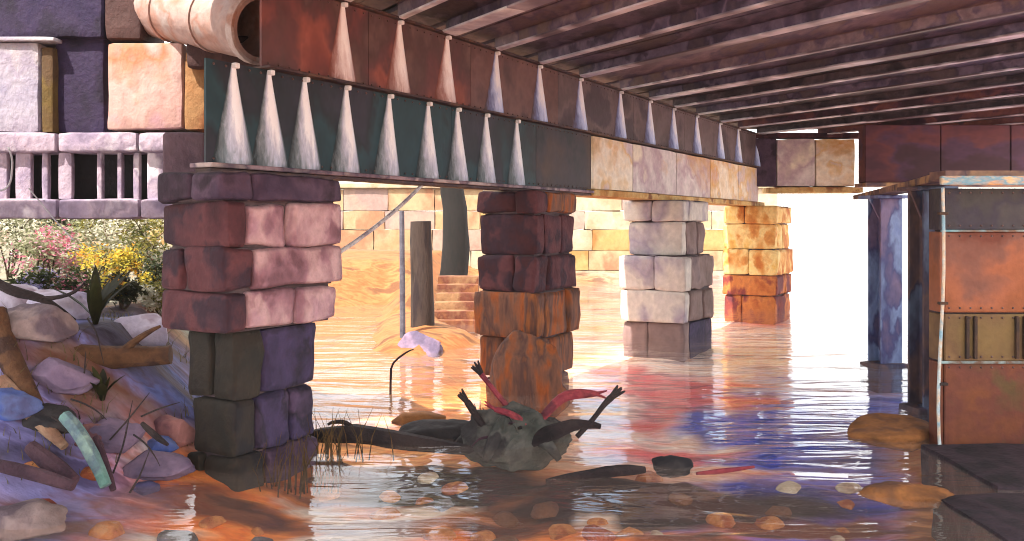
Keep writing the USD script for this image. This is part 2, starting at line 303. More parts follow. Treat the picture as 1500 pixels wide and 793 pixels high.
flange_white = daub('light_streak_flange', [(120, 104, 116), (240, 234, 238), (190, 182, 196), (252, 250, 250), (150, 136, 150)], k=0.9, scale=0.7, rough=0.5, bump=0.3, cells=0.35)  # pale streaks of caught light painted into the flange colour
flange_dull = daub('dull_streaked_flange', [(58, 44, 52), (78, 60, 68), (92, 74, 82), (120, 104, 112), (226, 216, 224), (130, 116, 130), (70, 56, 66)], k=0.85, scale=0.40, rough=0.5, bump=0.3, cells=0.35)  # duller flange, a few caught light streaks painted in
beam_mats = {k: daub('beam_' + k, PAL[k], k=0.9, scale=1.3, rough=0.6, bump=0.5) for k in PAL}
for i, t0 in enumerate(beam_t):
    p0 = np.array(G(t0 + SK[0] * 0.03, 0.03)[:2]); p1 = np.array(G(t0 + SK[0] * 8.1, 8.1)[:2])
    ln = LineString([p0, p1]).intersection(deck_poly.buffer(-0.1))
    if ln.is_empty or ln.length < 0.8: continue
    (x0, y0), (x1, y1) = ln.coords[0], ln.coords[-1]; Lb = ln.length; ang = math.degrees(math.atan2(y1 - y0, x1 - x0))
    k = i - 6
    if 0 <= k < 13: lab = f'riveted deck crossbeam running right from the {ORD[k]} white bracket of the upper girder'
    elif k < 0: lab = f'crossbeam overhead, {ORD[-1 - k]} one on the near side of the first white bracket'
    else: lab = f'reddish far crossbeam, {ORD[k - 13]} one past the end of the upper girder'
    tb = thing('deck_crossbeam', lab, 'beam', (x0, y0, Z2 - 0.02), ang, 'crossbeams under the bridge deck')
    bm = beam_mats[order[i % len(order)]]
    fw = [0.06, 0.10, 0.05, 0.15, 0.07][i % 5]
    part(tb, 'web', box(0, Lb, -0.02, 0.02, 0.03, 0.20), bm, smooth=False)
    we = min(Lb * 0.5, [2.6, 1.2, 3.4, 1.8, 0.8][i % 5])
    part(tb, 'lit_flange_end', cut_box(0, we, -fw, fw, 0.0, 0.03, 0.006), flange_white, smooth=False)  # white end: light spilling from the bracket, put into the colour
    part(tb, 'flange', cut_box(we + 0.004, Lb, -fw, fw, 0.0, 0.03, 0.006), flange_dull, smooth=False)
    part(tb, 'top_flange', box(0, Lb, -0.05, 0.05, 0.202, 0.216), bm, smooth=False)

# ------------------------------------------------------------------ girders with tapered brackets, light cones painted white on them
web_red = daub('web_red_brown', [(84, 46, 44), (128, 66, 58), (150, 84, 70), (104, 62, 62), (88, 60, 58), (112, 84, 78)], k=0.85, scale=0.8, stretch=(1, 1, 0.7), rough=0.6, bump=0.35)
web_teal = daub('web_dark_teal', [(12, 30, 38), (18, 50, 58), (30, 62, 70), (26, 32, 40), (46, 44, 58)], k=0.8, scale=0.9, stretch=(1, 1, 0.7), rough=0.55, bump=0.35)
flange_dark = daub('flange_dark_brown', [(54, 36, 34), (84, 58, 50), (62, 44, 50), (104, 74, 62)], k=0.8, scale=2.0, rough=0.6)
flange_lilac = daub('flange_lilac', [(120, 98, 112), (166, 140, 146), (92, 74, 90), (188, 168, 164)], k=0.8, scale=1.6, rough=0.7)
def bracket_lightcone_mat(name, web, low, mid, top):
    """a light cone painted on: white ridge and top fading into the web colour at edges and foot"""
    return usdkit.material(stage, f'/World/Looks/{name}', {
        'a': ('attribute', dict(attribute='light_cone')), 'g': ('geometry', {}), 'm': ('mapping', dict(scale=(7, 7, 1.2))), 'n': ('noise_texture', dict(scale=3.0, detail=5.0, roughness=0.65, distortion=0.4)),
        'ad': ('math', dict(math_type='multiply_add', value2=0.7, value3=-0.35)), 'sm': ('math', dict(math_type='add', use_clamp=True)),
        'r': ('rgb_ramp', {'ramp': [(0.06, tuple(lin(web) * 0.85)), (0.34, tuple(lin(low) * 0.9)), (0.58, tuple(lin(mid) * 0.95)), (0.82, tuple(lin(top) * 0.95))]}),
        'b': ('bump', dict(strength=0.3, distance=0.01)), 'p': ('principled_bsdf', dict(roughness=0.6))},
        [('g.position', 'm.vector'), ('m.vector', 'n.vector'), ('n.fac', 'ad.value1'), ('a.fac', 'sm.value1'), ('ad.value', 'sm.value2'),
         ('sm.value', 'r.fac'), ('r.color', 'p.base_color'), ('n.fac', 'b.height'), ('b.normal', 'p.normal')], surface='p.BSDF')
br_low = bracket_lightcone_mat('bracket_lightcone_lower', (22, 42, 50), (120, 134, 142), (188, 194, 214), (246, 250, 255))
br_up = bracket_lightcone_mat('bracket_lightcone_upper', (92, 74, 76), (122, 134, 180), (188, 204, 240), (246, 250, 255))
br_up_warm = bracket_lightcone_mat('bracket_lightcone_warm', (128, 72, 62), (170, 132, 128), (222, 208, 208), (252, 250, 250))
def fin(x, w, h, z, out, seed):
    """a tapered stiffener pressed out of the web: thin at the top, spread and flaring into the plate at the foot. Returns the mesh and its painted light cone"""
    g = np.random.default_rng(seed); rows, n = 14, 14; v, pa = [], []
    lean = g.uniform(-0.05, 0.03)
    for r in range(rows):
        q = r / (rows - 1); ww = 0.03 + (w / 2 - 0.03) * q ** 1.1; oo = 0.03 + (out - 0.03) * q
        for c in range(n + 1):
            u = 2 * c / n - 1
            v.append((x + ww * u + lean * q, -0.0165 - oo * math.cos(u * math.pi / 2) ** 1.3, z + h * (1 - q)))
            pa.append(max(0.0, (1 - abs(u) ** 2.0)) * (1.16 - 0.66 * q) + 0.16 * (1 - q))  # light cone put into the colour: bright apex and ridge, dim foot
    f = []
    for r in range(rows - 1):
        for c in range(n):
            a = r * (n + 1) + c; f += [[a, a + n + 1, a + n + 2], [a, a + n + 2, a + 1]]
    for c in range(1, n): f += [[0, c, c + 1], [(rows - 1) * (n + 1), (rows - 1) * (n + 1) + c + 1, (rows - 1) * (n + 1) + c]]
    return tri(v, f), pa
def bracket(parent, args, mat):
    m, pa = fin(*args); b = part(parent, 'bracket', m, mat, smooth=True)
    UsdGeom.PrimvarsAPI(b).CreatePrimvar('light_cone', Sdf.ValueTypeNames.FloatArray, 'vertex').Set(pa); return b
cap_white = daub('bracket_cap_white', [(238, 236, 238), (252, 250, 248)], k=0.85, scale=6, rough=0.45, bump=0.1)
rivet_mat = daub('rivet_steel', [(70, 50, 50), (110, 84, 80)], k=0.8, scale=9, rough=0.5, bump=0.1)
def rivets(xs, y, z):
    m = trimesh.creation.icosphere(1, 0.014); return join(*[m.copy().apply_translation((x, y, z)) for x in xs])

T_UP0, T_UP1, T_LOW1 = 0.75, 20.75, t_of(865)
up = thing('upper_plate_girder', 'long red brown plate girder with thirteen white tapered brackets under the deck', 'girder', G(0, 0, 0), RZ)
seams = [T_UP0, 2.55, 4.9, 7.7, 11.1, 14.2, 17.7, T_UP1]
wm = [web_red, web_red, daub('web_brown', [(70, 48, 48), (104, 72, 68), (120, 88, 84), (84, 62, 64)], k=0.85, scale=0.8, rough=0.6), None, None, None, None]
web_grey = daub('web_grey_brown', [(60, 46, 50), (92, 74, 76), (112, 92, 94), (74, 58, 66)], k=0.85, scale=0.8, rough=0.6)
for a, b, m in zip(seams[:-1], seams[1:], wm): part(up, 'web_plate', box(a + 0.006, b - 0.006, -0.015, 0.015, Z1 + 0.02, Z2 - 0.03), m or web_grey, smooth=False)
part(up, 'top_flange', cut_box(T_UP0, T_UP1, -0.10, 0.16, Z2 - 0.028, Z2 + 0.002, 0.006), flange_dark, smooth=False)
part(up, 'bottom_flange', cut_box(T_UP0, T_UP1, -0.15, 0.16, Z1 - 0.012, Z1 + 0.018, 0.006), flange_dark, smooth=False)
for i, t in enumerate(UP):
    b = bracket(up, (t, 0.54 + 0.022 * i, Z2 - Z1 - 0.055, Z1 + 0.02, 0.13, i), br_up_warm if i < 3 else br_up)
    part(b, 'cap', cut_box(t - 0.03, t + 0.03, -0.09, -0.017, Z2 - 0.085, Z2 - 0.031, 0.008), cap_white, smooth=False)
part(up, 'rivet_row', join(rivets(np.arange(T_UP0 + 0.1, T_UP1, 0.16), -0.017, Z2 - 0.075), rivets(np.arange(T_UP0 + 0.1, T_UP1, 0.16), -0.017, Z1 + 0.06)), rivet_mat, kind='stuff')

low = thing('lower_plate_girder', 'dark teal plate girder with nine pale tapered brackets on the near piers', 'girder', G(0, 0, 0), RZ)
seams = [0.0, 2.1, 4.4, 6.9, T_LOW1]
web_last = daub('web_umber', [(50, 40, 40), (78, 60, 54), (60, 52, 60), (40, 44, 50)], k=0.8, scale=0.8, rough=0.6)
for a, b in zip(seams[:-1], seams[1:]): part(low, 'web_plate', box(a + 0.006, b - 0.006, -0.015, 0.015, Z0 + 0.05, Z1 - 0.016), web_last if b == T_LOW1 else web_teal, smooth=False)
part(low, 'bottom_flange', cut_box(-0.05, T_LOW1, -0.17, 0.17, Z0, Z0 + 0.048, 0.008), flange_lilac, smooth=False)
part(low, 'bearing_strip', cut_box(-0.02, T_LOW1 - 0.02, -0.12, 0.12, Z0 - 0.045, Z0 - 0.003, 0.006), flange_dark, smooth=False)
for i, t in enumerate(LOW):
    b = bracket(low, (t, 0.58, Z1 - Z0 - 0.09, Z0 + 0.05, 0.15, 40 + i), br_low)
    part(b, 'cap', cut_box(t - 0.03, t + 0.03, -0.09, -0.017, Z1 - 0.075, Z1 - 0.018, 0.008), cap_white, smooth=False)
part(low, 'rivet_row', join(rivets(np.arange(0.1, T_LOW1, 0.16), -0.017, Z1 - 0.06), rivets(np.arange(0.1, T_LOW1, 0.16), -0.017, Z0 + 0.10)), rivet_mat, kind='stuff')

cream = daub('cream_plaster', [(196, 160, 120), (232, 208, 176), (240, 226, 206), (226, 190, 140), (214, 196, 196)], k=0.92, scale=0.8, rough=0.85, spot=((216, 150, 70), -0.1))
lilac_stone = daub('lilac_plaster', [(196, 176, 178), (226, 214, 208), (190, 164, 170), (236, 222, 200)], k=0.9, scale=0.8, rough=0.85, spot=((214, 160, 90), -0.15))
lb = thing('pale_lintel', 'cream stone lintel continuing the lower girder over the far piers', 'lintel', G(0, 0, 0), RZ)
cuts = [T_LOW1 + 0.02, 11.0, 13.6, 16.1, 18.6, 20.7]
for j, (a, b) in enumerate(zip(cuts[:-1], cuts[1:])):
    part(lb, 'stone', stone(a + 0.01, b - 0.01, -0.05, 0.42, Z0 + 0.09, Z1 - 0.03, 60 + j, 0.012, 4, 0.03), [cream, lilac_stone, lilac_stone, cream, cream][j], smooth=40)
part(lb, 'ledge', stone(T_LOW1 - 0.2, 20.9, -0.18, 0.5, Z0 - 0.05, Z0 + 0.08, 71, 0.012, 10, 0.02), daub('ochre_ledge', [(120, 78, 44), (206, 148, 80), (232, 196, 130), (150, 96, 60)], k=0.7, scale=1.5, rough=0.85))

# ------------------------------------------------------------------ piers of big rough blocks
def smat(name, cols, k=0.85, **kw): return daub(name, cols, k=k, scale=kw.pop('scale', 1.5), stretch=(1, 1, 0.8), rough=0.85, bump=0.9, **kw)
burg = smat('stone_burgundy', [(54, 28, 36), (84, 44, 50), (104, 60, 64), (60, 40, 52), (74, 36, 40)], k=0.72)
pink = smat('stone_pink_lit', [(130, 92, 104), (176, 136, 146), (196, 160, 160), (154, 112, 122), (120, 84, 92)])  # right side of the first pier: water bounce light put into the stone colour
plum = smat('stone_plum', [(40, 30, 46), (62, 46, 66), (86, 66, 84), (50, 36, 48)])
slate = smat('stone_slate_blue', [(30, 28, 46), (52, 44, 70), (74, 60, 94), (44, 36, 52), (92, 72, 100)], k=0.66)
olive = smat('stone_dark_olive', [(32, 30, 30), (54, 50, 44), (72, 62, 52), (44, 40, 46)], k=0.42)
umber = daub('stone_orange_umber', [(82, 52, 44), (122, 82, 64), (176, 104, 52), (108, 76, 68), (146, 100, 78), (186, 100, 46), (112, 70, 60)], k=0.62, scale=2.0, stretch=(1.6, 1.6, 0.35), rough=0.85, bump=0.9, cells=0.3)
beige = smat('stone_beige', cells=0.25, scale=0.9, cols=[(150, 132, 138), (190, 176, 172), (212, 200, 188), (160, 146, 158), (216, 204, 196)])
greyb = smat('stone_grey_brown', cells=0.25, scale=0.9, cols=[(74, 58, 56), (112, 90, 84), (140, 116, 112), (92, 76, 84)])
gold = smat('stone_gold', [(206, 140, 60), (232, 180, 96), (240, 206, 140), (214, 150, 80), (190, 110, 50)])
rust = smat('stone_rust', [(120, 60, 36), (170, 90, 44), (196, 118, 60), (130, 56, 50), (104, 50, 56)])
mort = daub('mortar_dark', [(70, 56, 60), (104, 86, 88)], k=0.7, scale=4, rough=0.95)

def pier(label, t, a, b, courses, n0=0.0, seed=0):
    """courses: (z0, z1, shrink, left stone material, right stone material)"""
    p = thing('bridge_pier', label, 'pier', G(t, n0, 0), RZ)
    g = random.Random(seed)
    for i, (z0, z1, sh, ml, mr) in enumerate(courses):
        x0, x1, y0, y1 = -a / 2 + sh, a / 2 - sh, -b / 2 + sh * 0.6, b / 2 - sh * 0.6
        part(p, 'mortar_bed', box(x0 + 0.085, x1 - 0.085, y0 + 0.085, y1 - 0.085, z0 + 0.001, z1 - 0.001), mort, smooth=False)
        e = lambda: g.uniform(-0.025, 0.025)
        xs = x0 + (0.30 if i % 2 else 0.42) * min(1.0, a / 1.5)
        ym = g.uniform(-0.15, 0.15) * b
        pad = 0.005
        if i % 2:
            part(p, 'stone', stone(x0 + e(), xs - pad, y0 + e(), y1 + e(), z0 + pad, z1 - pad, seed + i * 7, 0.045), ml, smooth=60)
        else:
            part(p, 'stone', stone(x0 + e(), xs - pad, y0 + e(), ym - pad, z0 + pad, z1 - pad, seed + i * 7, 0.045), ml, smooth=60)
            part(p, 'stone', stone(x0 + e(), xs - pad, ym + pad, y1 + e(), z0 + pad, z1 - pad, seed + i * 7 + 1, 0.045), ml, smooth=60)
        xm = xs + (x1 - xs) * g.uniform(0.4, 0.65)
        if i % 2 == 0:
            part(p, 'stone', stone(xs + pad, x1 + e(), y0 + e(), y1, z0 + pad, z1 - pad, seed + i * 7 + 2, 0.045), mr, smooth=60)
        else:
            part(p, 'stone', stone(xs + pad, xm - pad, y0 + e(), y1, z0 + pad, z1 - pad, seed + i * 7 + 3, 0.045), mr, smooth=60)
            part(p, 'stone', stone(xm + pad, x1 + e(), y0 + e(), y1, z0 + pad, z1 - pad, seed + i * 7 + 4, 0.045), mr, smooth=60)
    return p
pier('nearest bridge pier, burgundy and pink blocks over a narrower dark blue base', 0.62, 1.70, 0.96,
     [(2.72, 3.02, -0.02, plum, plum), (2.26, 2.72, 0.02, burg, pink), (1.83, 2.26, 0.0, burg, pink), (1.42, 1.83, 0.03, burg, pink), (0.72, 1.42, 0.26, olive, slate), (0.15, 0.72, 0.28, olive, slate), (-0.5, 0.15, 0.25, olive, plum)], 0.05, 11)
pier('second pier, dark burgundy blocks over a grooved orange brown base, behind the driftwood stump', 6.57, 1.50, 1.15,
     [(2.66, 3.02, 0.02, burg, umber), (2.0, 2.66, 0.06, burg, burg), (1.42, 2.0, 0.02, burg, burg), (0.7, 1.42, -0.02, umber, umber), (0.05, 0.7, 0.08, umber, umber), (-0.5, 0.05, 0.16, umber, greyb)], 0.05, 31)
pier('third pier, beige and grey blocks with a darker right side, standing in bright water', 13.0, 2.0, 1.5,
     [(2.55, 3.02, 0.10, beige, beige), (1.8, 2.55, 0.24, beige, greyb), (1.05, 1.8, -0.02, beige, greyb), (0.35, 1.05, 0.0, beige, greyb), (-0.5, 0.35, 0.06, greyb, slate)], 0.05, 53)
pier('farthest pier, golden yellow blocks on a rust red foot', 20.6, 2.0, 1.6,
     [(2.5, 3.02, 0.03, gold, gold), (1.75, 2.5, 0.08, gold, gold), (1.0, 1.75, 0.0, gold, gold), (0.4, 1.0, 0.02, rust, rust), (-0.5, 0.4, 0.06, rust, rust)], 0.05, 77)

# ------------------------------------------------------------------ far end: cream block, red cross wall, open light beyond
fb = thing('far_crosshead', 'cream and ochre stone block closing the far end of the girder', 'stone block', (0, 0, 0))
part(fb, 'stone', stone(7.95, 9.1, 26.6, 27.3, 3.62, 5.05, 90, 0.02, 5, 0.04), lilac_stone)
part(fb, 'stone', stone(9.12, 10.3, 26.6, 27.3, 3.62, 5.05, 91, 0.02, 5, 0.04), cream)
part(fb, 'sill', stone(7.7, 10.5, 26.5, 27.3, 3.42, 3.6, 92, 0.015, 6, 0.03), daub('ochre_ledge', []))
part(fb, 'header', cut_box(7.25, 10.6, 26.65, 27.0, 5.075, Z2 + 0.02, 0.01), burg, smooth=False)
part(fb, 'end_plate', cut_box(7.3, 7.93, 26.62, 26.95, 3.62, 5.06, 0.01), plum, smooth=False)
rw = thing('red_cross_wall', 'dark red brown downstand wall hanging under the deck at the far right', 'wall', (0, 0, 0))
xs = [9.55, 11.6, 13.5, 15.6]
for j, (a, b) in enumerate(zip(xs[:-1], xs[1:])):
    part(rw, 'panel', cut_box(a + 0.01, b - 0.01, 24.0 + 0.01 * (j % 2), 24.5, 3.62, Z2 - 0.03, 0.02), daub('wall_red', [(54, 30, 42), (86, 46, 56), (104, 54, 54), (80, 50, 72), (66, 38, 46)], k=0.75, scale=0.55, stretch=(0.8, 1, 1.5), rough=0.75), smooth=False)
part(rw, 'bottom_flange', cut_box(9.5, 15.7, 23.85, 24.6, 3.50, 3.61, 0.01), daub('ledge_mauve', [(110, 84, 84), (170, 130, 110), (90, 70, 80), (206, 160, 110)], k=0.7, scale=1.2), smooth=False)

blue = daub('column_blue', [(70, 84, 130), (110, 126, 170), (140, 156, 190), (84, 84, 124), (130, 110, 136)], k=0.9, scale=1.6, stretch=(1, 1, 0.5), rough=0.6)
dusk = daub('column_dusk', [(54, 48, 66), (90, 76, 86), (116, 90, 86), (70, 66, 90), (104, 116, 140)], k=0.8, scale=1.6, stretch=(1, 1, 0.5), rough=0.6)
def column(label, x, y, w, top, mat):
    c = thing('steel_column', label, 'column', (x, y, 0), 12)
    for s in (-1, 1): part(c, 'flange', cut_box(-w / 2, w / 2, s * w * 0.42 - 0.02, s * w * 0.42 + 0.02, -0.5, top, 0.005), mat, smooth=False)
    part(c, 'web', box(-0.025, 0.025, -w * 0.42 + 0.02, w * 0.42 - 0.02, -0.5, top), mat, smooth=False)
    part(c, 'cap_plate', cut_box(-w * 0.8, w * 0.8, -w * 0.7, w * 0.7, top + 0.002, top + 0.06, 0.008), mat, smooth=False)
    for s in (-1, 1):
        m = tri([(s * 0.03, -0.02, top), (s * w * 0.75, -0.02, top), (s * 0.03, -0.02, top - 0.5), (s * 0.03, 0.02, top), (s * w * 0.75, 0.02, top), (s * 0.03, 0.02, top - 0.5)], [[0, 1, 2], [5, 4, 3], [0, 3, 4], [0, 4, 1], [1, 4, 5], [1, 5, 2], [2, 5, 3], [2, 3, 0]]); m.fix_normals()
        part(c, 'gusset', m, mat, smooth=False)
    part(c, 'base_plate', stone(-w * 0.8, w * 0.8, -w * 0.7, w * 0.7, -0.5, 0.06, int(x * 10), 0.02, 4, 0.05), dusk)
    return c
column('slim blue steel column standing in the water at the edge of the white glare', 6.60, 15.7, 0.42, 2.94, blue)
column('dark dusky steel column close beside the rusty panel wall', 5.62, 12.0, 0.36, 2.94, dusk)
lg = thing('service_ledge', 'narrow ledge slab with cream edge on the columns and the rusty wall', 'ledge', (0, 0, 0))
pl = LineString([(5.05, 10.0), (5.62, 12.0), (6.6, 15.7), (7.35, 18.6)]).buffer(0.24, cap_style='flat', join_style='mitre').union(shapely.box(4.80, 9.87, 9.5, 10.35)).buffer(0)
part(lg, 'slab', trimesh.creation.extrude_polygon(pl.buffer(-0.05), 0.09).apply_translation((0, 0, 3.005)), daub('ledge_mauve', []), smooth=False)
part(lg, 'edge_strip', cut_box(4.75, 9.6, 9.80, 9.86, 2.93, 3.03, 0.008), daub('edge_cream', [(206, 140, 90), (236, 200, 150), (120, 170, 190), (224, 170, 120)], k=0.75, scale=2.2, stretch=(1, 1, 3)), smooth=False)

ww = thing('rusty_panel_wall', 'right hand wall of rust orange and olive sheet panels with dark ribs', 'wall', (4.88, 10.0, 0))
rows = [(2.43, 2.90, 'dark'), (1.50, 2.41, 'orange'), (0.95, 1.48, 'olive'), (-0.45, 0.93, 'rust')]
pm = {'dark': daub('sheet_dark', [(40, 40, 44), (62, 58, 56), (50, 44, 58), (74, 70, 66)], k=0.8, scale=1.4, rough=0.6),
      'orange': daub('sheet_orange', [(130, 74, 48), (160, 92, 54), (176, 104, 70), (140, 90, 74), (120, 62, 44)], k=0.66, scale=1.0, rough=0.65),
      'olive': daub('sheet_olive', [(104, 84, 48), (132, 106, 62), (120, 90, 60), (150, 116, 74)], k=0.7, scale=1.1, rough=0.65),
      'rust': daub('sheet_rust', [(96, 56, 44), (136, 78, 46), (120, 66, 52), (104, 82, 48), (150, 88, 50)], k=0.66, scale=1.0, rough=0.65)}
part(ww, 'backing', box(0.03, 4.5, 0.07, 0.30, -0.5, 2.88), mort, smooth=False)
for z0, z1, kd in rows:
    for a, b in ((0.0, 1.55), (1.57, 2.9), (2.92, 4.5)):
        part(ww, 'panel', cut_box(a, b, 0.0, 0.06, z0, z1, 0.012), pm[kd], smooth=False)
    part(ww, 'side_panel', cut_box(-0.045, -0.005, 0.02, 0.29, z0, z1, 0.008), pm[kd], smooth=False)
rib = daub('rib_dark', [(30, 28, 30), (60, 46, 40), (84, 60, 44)], k=0.8, scale=3)
for x in (0.24, 0.33, 0.80, 0.89, 1.9): part(ww, 'rib', cut_box(x - 0.018, x + 0.018, -0.05, -0.003, 0.98, 1.46, 0.006), rib, smooth=False)
part(ww, 'trim_strip', cut_box(-0.05, 4.5, -0.03, -0.002, 0.925, 0.955, 0.004), daub('trim_teal', [(90, 140, 150), (140, 180, 186), (120, 90, 70), (160, 190, 190)], k=0.75, scale=2.5), smooth=False)
part(ww, 'trim_strip', cut_box(-0.05, 4.5, -0.03, -0.002, 2.408, 2.432, 0.004), daub('trim_teal', []), smooth=False)
part(ww, 'rivet_row', join(*[trimesh.creation.icosphere(1, 0.012).apply_translation((x, -0.002, z)) for z in (1.0, 1.44, 1.55, 2.36, 2.48, 2.85, 0.88) for x in np.arange(0.05, 1.5, 0.12)]), rivet_mat, kind='stuff')
cd = thing('conduit_pipe', 'thin pale blue conduit running down the left edge of the rusty panel wall', 'pipe', (4.80, 9.88, 0))
part(cd, 'pipe', tube([(0.0, 0, 2.9), (0.01, 0, 2.0), (-0.03, 0, 1.1), (-0.06, -0.02, 0.4), (-0.02, -0.04, -0.4)], 0.018, 8), daub('conduit_pale', [(120, 170, 196), (200, 214, 214), (226, 200, 170), (150, 190, 206)], k=0.8, scale=3))
for z in (2.6, 1.6, 0.7): part(cd, 'clip', cut_box(-0.05, 0.05, -0.03, 0.03, z, z + 0.03, 0.005), rib, smooth=False)
ap = thing('shade_slab', 'added dark purple slab for the shaded water at the foot of the rusty wall', 'slab', (0, 0, 0))  # slab added where the water only lies dark in shade
part(ap, 'slab', stone(4.55, 9.5, 8.3, 9.93, -0.5, 0.05, 120, 0.02, 8, 0.06), smat('slab_plum', [(36, 26, 36), (58, 42, 52), (80, 62, 72), (46, 40, 46)], k=0.45))
part(ap, 'slab', stone(3.85, 7.5, 6.0, 8.2, -0.5, 0.035, 121, 0.03, 8, 0.08), smat('slab_plum', []))

# ------------------------------------------------------------------ left: balustrade crossing with big blocks and a pipe
lav = smat('stone_lavender', [(110, 96, 120), (150, 134, 156), (176, 158, 172), (140, 124, 142), (204, 192, 200)], k=0.75)
lavp = smat('stone_lavender_pale', [(196, 186, 214), (222, 212, 230), (204, 190, 214), (236, 226, 232)], k=0.36)
pinkl = smat('stone_rose', [(216, 160, 190), (230, 180, 170), (240, 200, 190), (226, 150, 110), (236, 206, 206)], k=0.42, scale=0.9)
orang = smat('stone_apricot', [(214, 140, 80), (226, 168, 110), (200, 120, 70)], k=0.30)
oliv = smat('stone_olive_gold', [(110, 84, 30), (150, 118, 50), (130, 96, 60)], k=0.28)
purp = smat('stone_deep_purple', [(56, 32, 92), (74, 48, 116), (92, 66, 124), (60, 36, 84)], k=0.17)
brn = smat('stone_deep_brown', [(60, 36, 40), (92, 56, 54), (110, 74, 70)], k=0.32)
dk = smat('gap_shade_grey', [(24, 22, 26), (36, 32, 38)], k=0.5)
YB = 11.0
bl = thing('stone_balustrade', 'lavender stone balustrade with narrow dark gaps crossing at upper left', 'balustrade', (0, YB, 0))
for j, (a, b) in enumerate(((-10.0, -7.2), (-7.2, -5.6), (-5.6, -4.6), (-4.6, -3.86))):
    part(bl, 'coping', stone(a + 0.008, b - 0.008, -0.12, 0.5, 3.38, 3.63, 130 + j, 0.02, 5, 0.05), lav)
    part(bl, 'plinth', stone(a + 0.008, b - 0.008, -0.08, 0.5, 2.56, 2.81, 140 + j, 0.02, 5, 0.05), lav)
part(bl, 'gap_backing', box(-10, -3.9, 0.34, 0.46, 2.7, 3.5), dk, smooth=False)  # dark sheet added behind the gaps to stand for their shade
gaps = [(x0 - 750) / 1299 * YB for x0 in (-66, -36, 10, 45, 70, 105, 123, 149, 178, 204, 240)]; gw = [w / 1299 * YB for w in (16, 18, 11, 15, 14, 16, 18, 22, 16, 10, 8)]
edge = -9.95
more = [-9.7, -9.4, -9.1, -8.8, -8.5, -8.2, -7.9, -7.6, -7.3]
for a, w in zip(more + gaps + [-3.9], [0.13] * 9 + gw + [0]):
    if a - edge > 0.02: part(bl, 'baluster', stone(edge, a, 0.0, 0.10, 2.80, 3.39, int(a * 100) % 97, 0.012, 3, 0.03), lav)
    edge = a + w
part(bl, 'abutment', stone(-10.2, -7.0, -0.1, 0.9, 1.0, 2.57, 151, 0.05, 6, 0.1), lav)
def bigblock(name, label, x0, x1, y0, y1, mat, Yb=YB, dep=0.8, seed=1, cat='stone block', rough=0.02):
    a, b = px(x0, y1, Yb), px(x1, y0, Yb)
    o = thing(name, label, cat, ((a[0] + b[0]) / 2, Yb, a[2])); w = (b[0] - a[0]) / 2
    part(o, 'stone', stone(-w, w, 0, dep, 0, b[2] - a[2], seed, rough, 7, 0.05), mat); return o, w, b[2] - a[2]
o, w, h = bigblock('pale_block', 'pale lavender stone block with an olive right edge on the balustrade, far left', -70, 56, 62, 194, lavp, 10.95, seed=160)
part(o, 'edge_stone', stone(w + 0.01, w + 0.17, 0.03, 0.7, 0.0, h - 0.05, 161, 0.02, 4, 0.04), oliv)
part(o, 'white_coping', stone(-w, w + 0.22, -0.06, 0.7, h + 0.004, h + 0.06, 162, 0.008, 5, 0.02), lavp)
bigblock('purple_block', 'deep purple stone block between the pale block and the pink block', 80, 152, 40, 196, purp, 11.1, seed=165)
o, w, h = bigblock('pink_block', 'large sunlit pink stone block with apricot right side beside the lower girder', 156, 268, 62, 190, pinkl, 10.9, 0.7, seed=170)
part(o, 'side_stone', stone(w + 0.008, w + 0.27, 0.0, 0.7, 0.0, h - 0.12, 171, 0.02, 4, 0.04), orang)
bigblock('purple_lintel', 'dark purple lintel across the top left corner', -90, 148, -60, 56, purp, 11.0, seed=175, cat='lintel')
bigblock('brown_block', 'dark brown stone block beside the large pink pipe', 152, 206, -60, 58, brn, 11.05, seed=177)
bigblock('mauve_bearing_stone', 'mauve bearing stone between balustrade and first pier', 236, 300, 194, 262, smat('stone_mauve', [(84, 62, 76), (120, 94, 106), (140, 112, 118)], k=0.5), 10.2, 0.6, seed=179)
bigblock('pipe_bearer', 'dark red brown bearer stone under the open end of the pink pipe', 272, 400, 52, 100, brn, 10.75, 0.6, seed=181)
pp = thing('large_pipe', 'wide pale pink and orange pipe with a rimmed open end above the pink block', 'pipe', (0, 0, 0))
pa, pb = np.array(px(222, 10, 11.5)), np.array(px(384, 42, 10.1))
pmat = daub('pipe_pink', [(214, 150, 110), (232, 186, 170), (240, 206, 196), (226, 170, 150), (236, 214, 206)], k=0.35, scale=1.2, rough=0.6, spot=((214, 120, 60), -0.2))
def barrel(a, b, r0, r1, sides=28):
    ax = (b - a) / np.linalg.norm(b - a); u = np.cross(ax, [0, 0, 1.0]); u /= np.linalg.norm(u); v = np.cross(u, ax); th = np.arange(sides) * 2 * np.pi / sides
    ring = np.cos(th)[:, None] * u + np.sin(th)[:, None] * v
    V = np.vstack([a + ring * r0, b + ring * r0, b + ring * r1, a + ring * r1]); f = []
    for s in range(4):
        for k in range(sides):
            A, B = s * sides + k, s * sides + (k + 1) % sides; C, E = ((s + 1) % 4) * sides + (k + 1) % sides, ((s + 1) % 4) * sides + k; f += [[A, B, C], [A, C, E]]
    m = tri(V, f); m.fix_normals(); return m
ax = (pb - pa) / np.linalg.norm(pb - pa)
part(pp, 'barrel', barrel(pa, pb, 0.38, 0.33), pmat, smooth=40)
part(pp, 'rim', barrel(pb - ax * 0.10, pb + ax * 0.02, 0.42, 0.385), daub('pipe_rim', [(232, 196, 186), (246, 224, 216), (214, 160, 140)], k=0.4, scale=3), smooth=40)
for s in (0.25, 0.62): part(pp, 'joint_band', barrel(pa + (pb - pa) * s - ax * 0.03, pa + (pb - pa) * s + ax * 0.03, 0.40, 0.383), pmat, smooth=40)

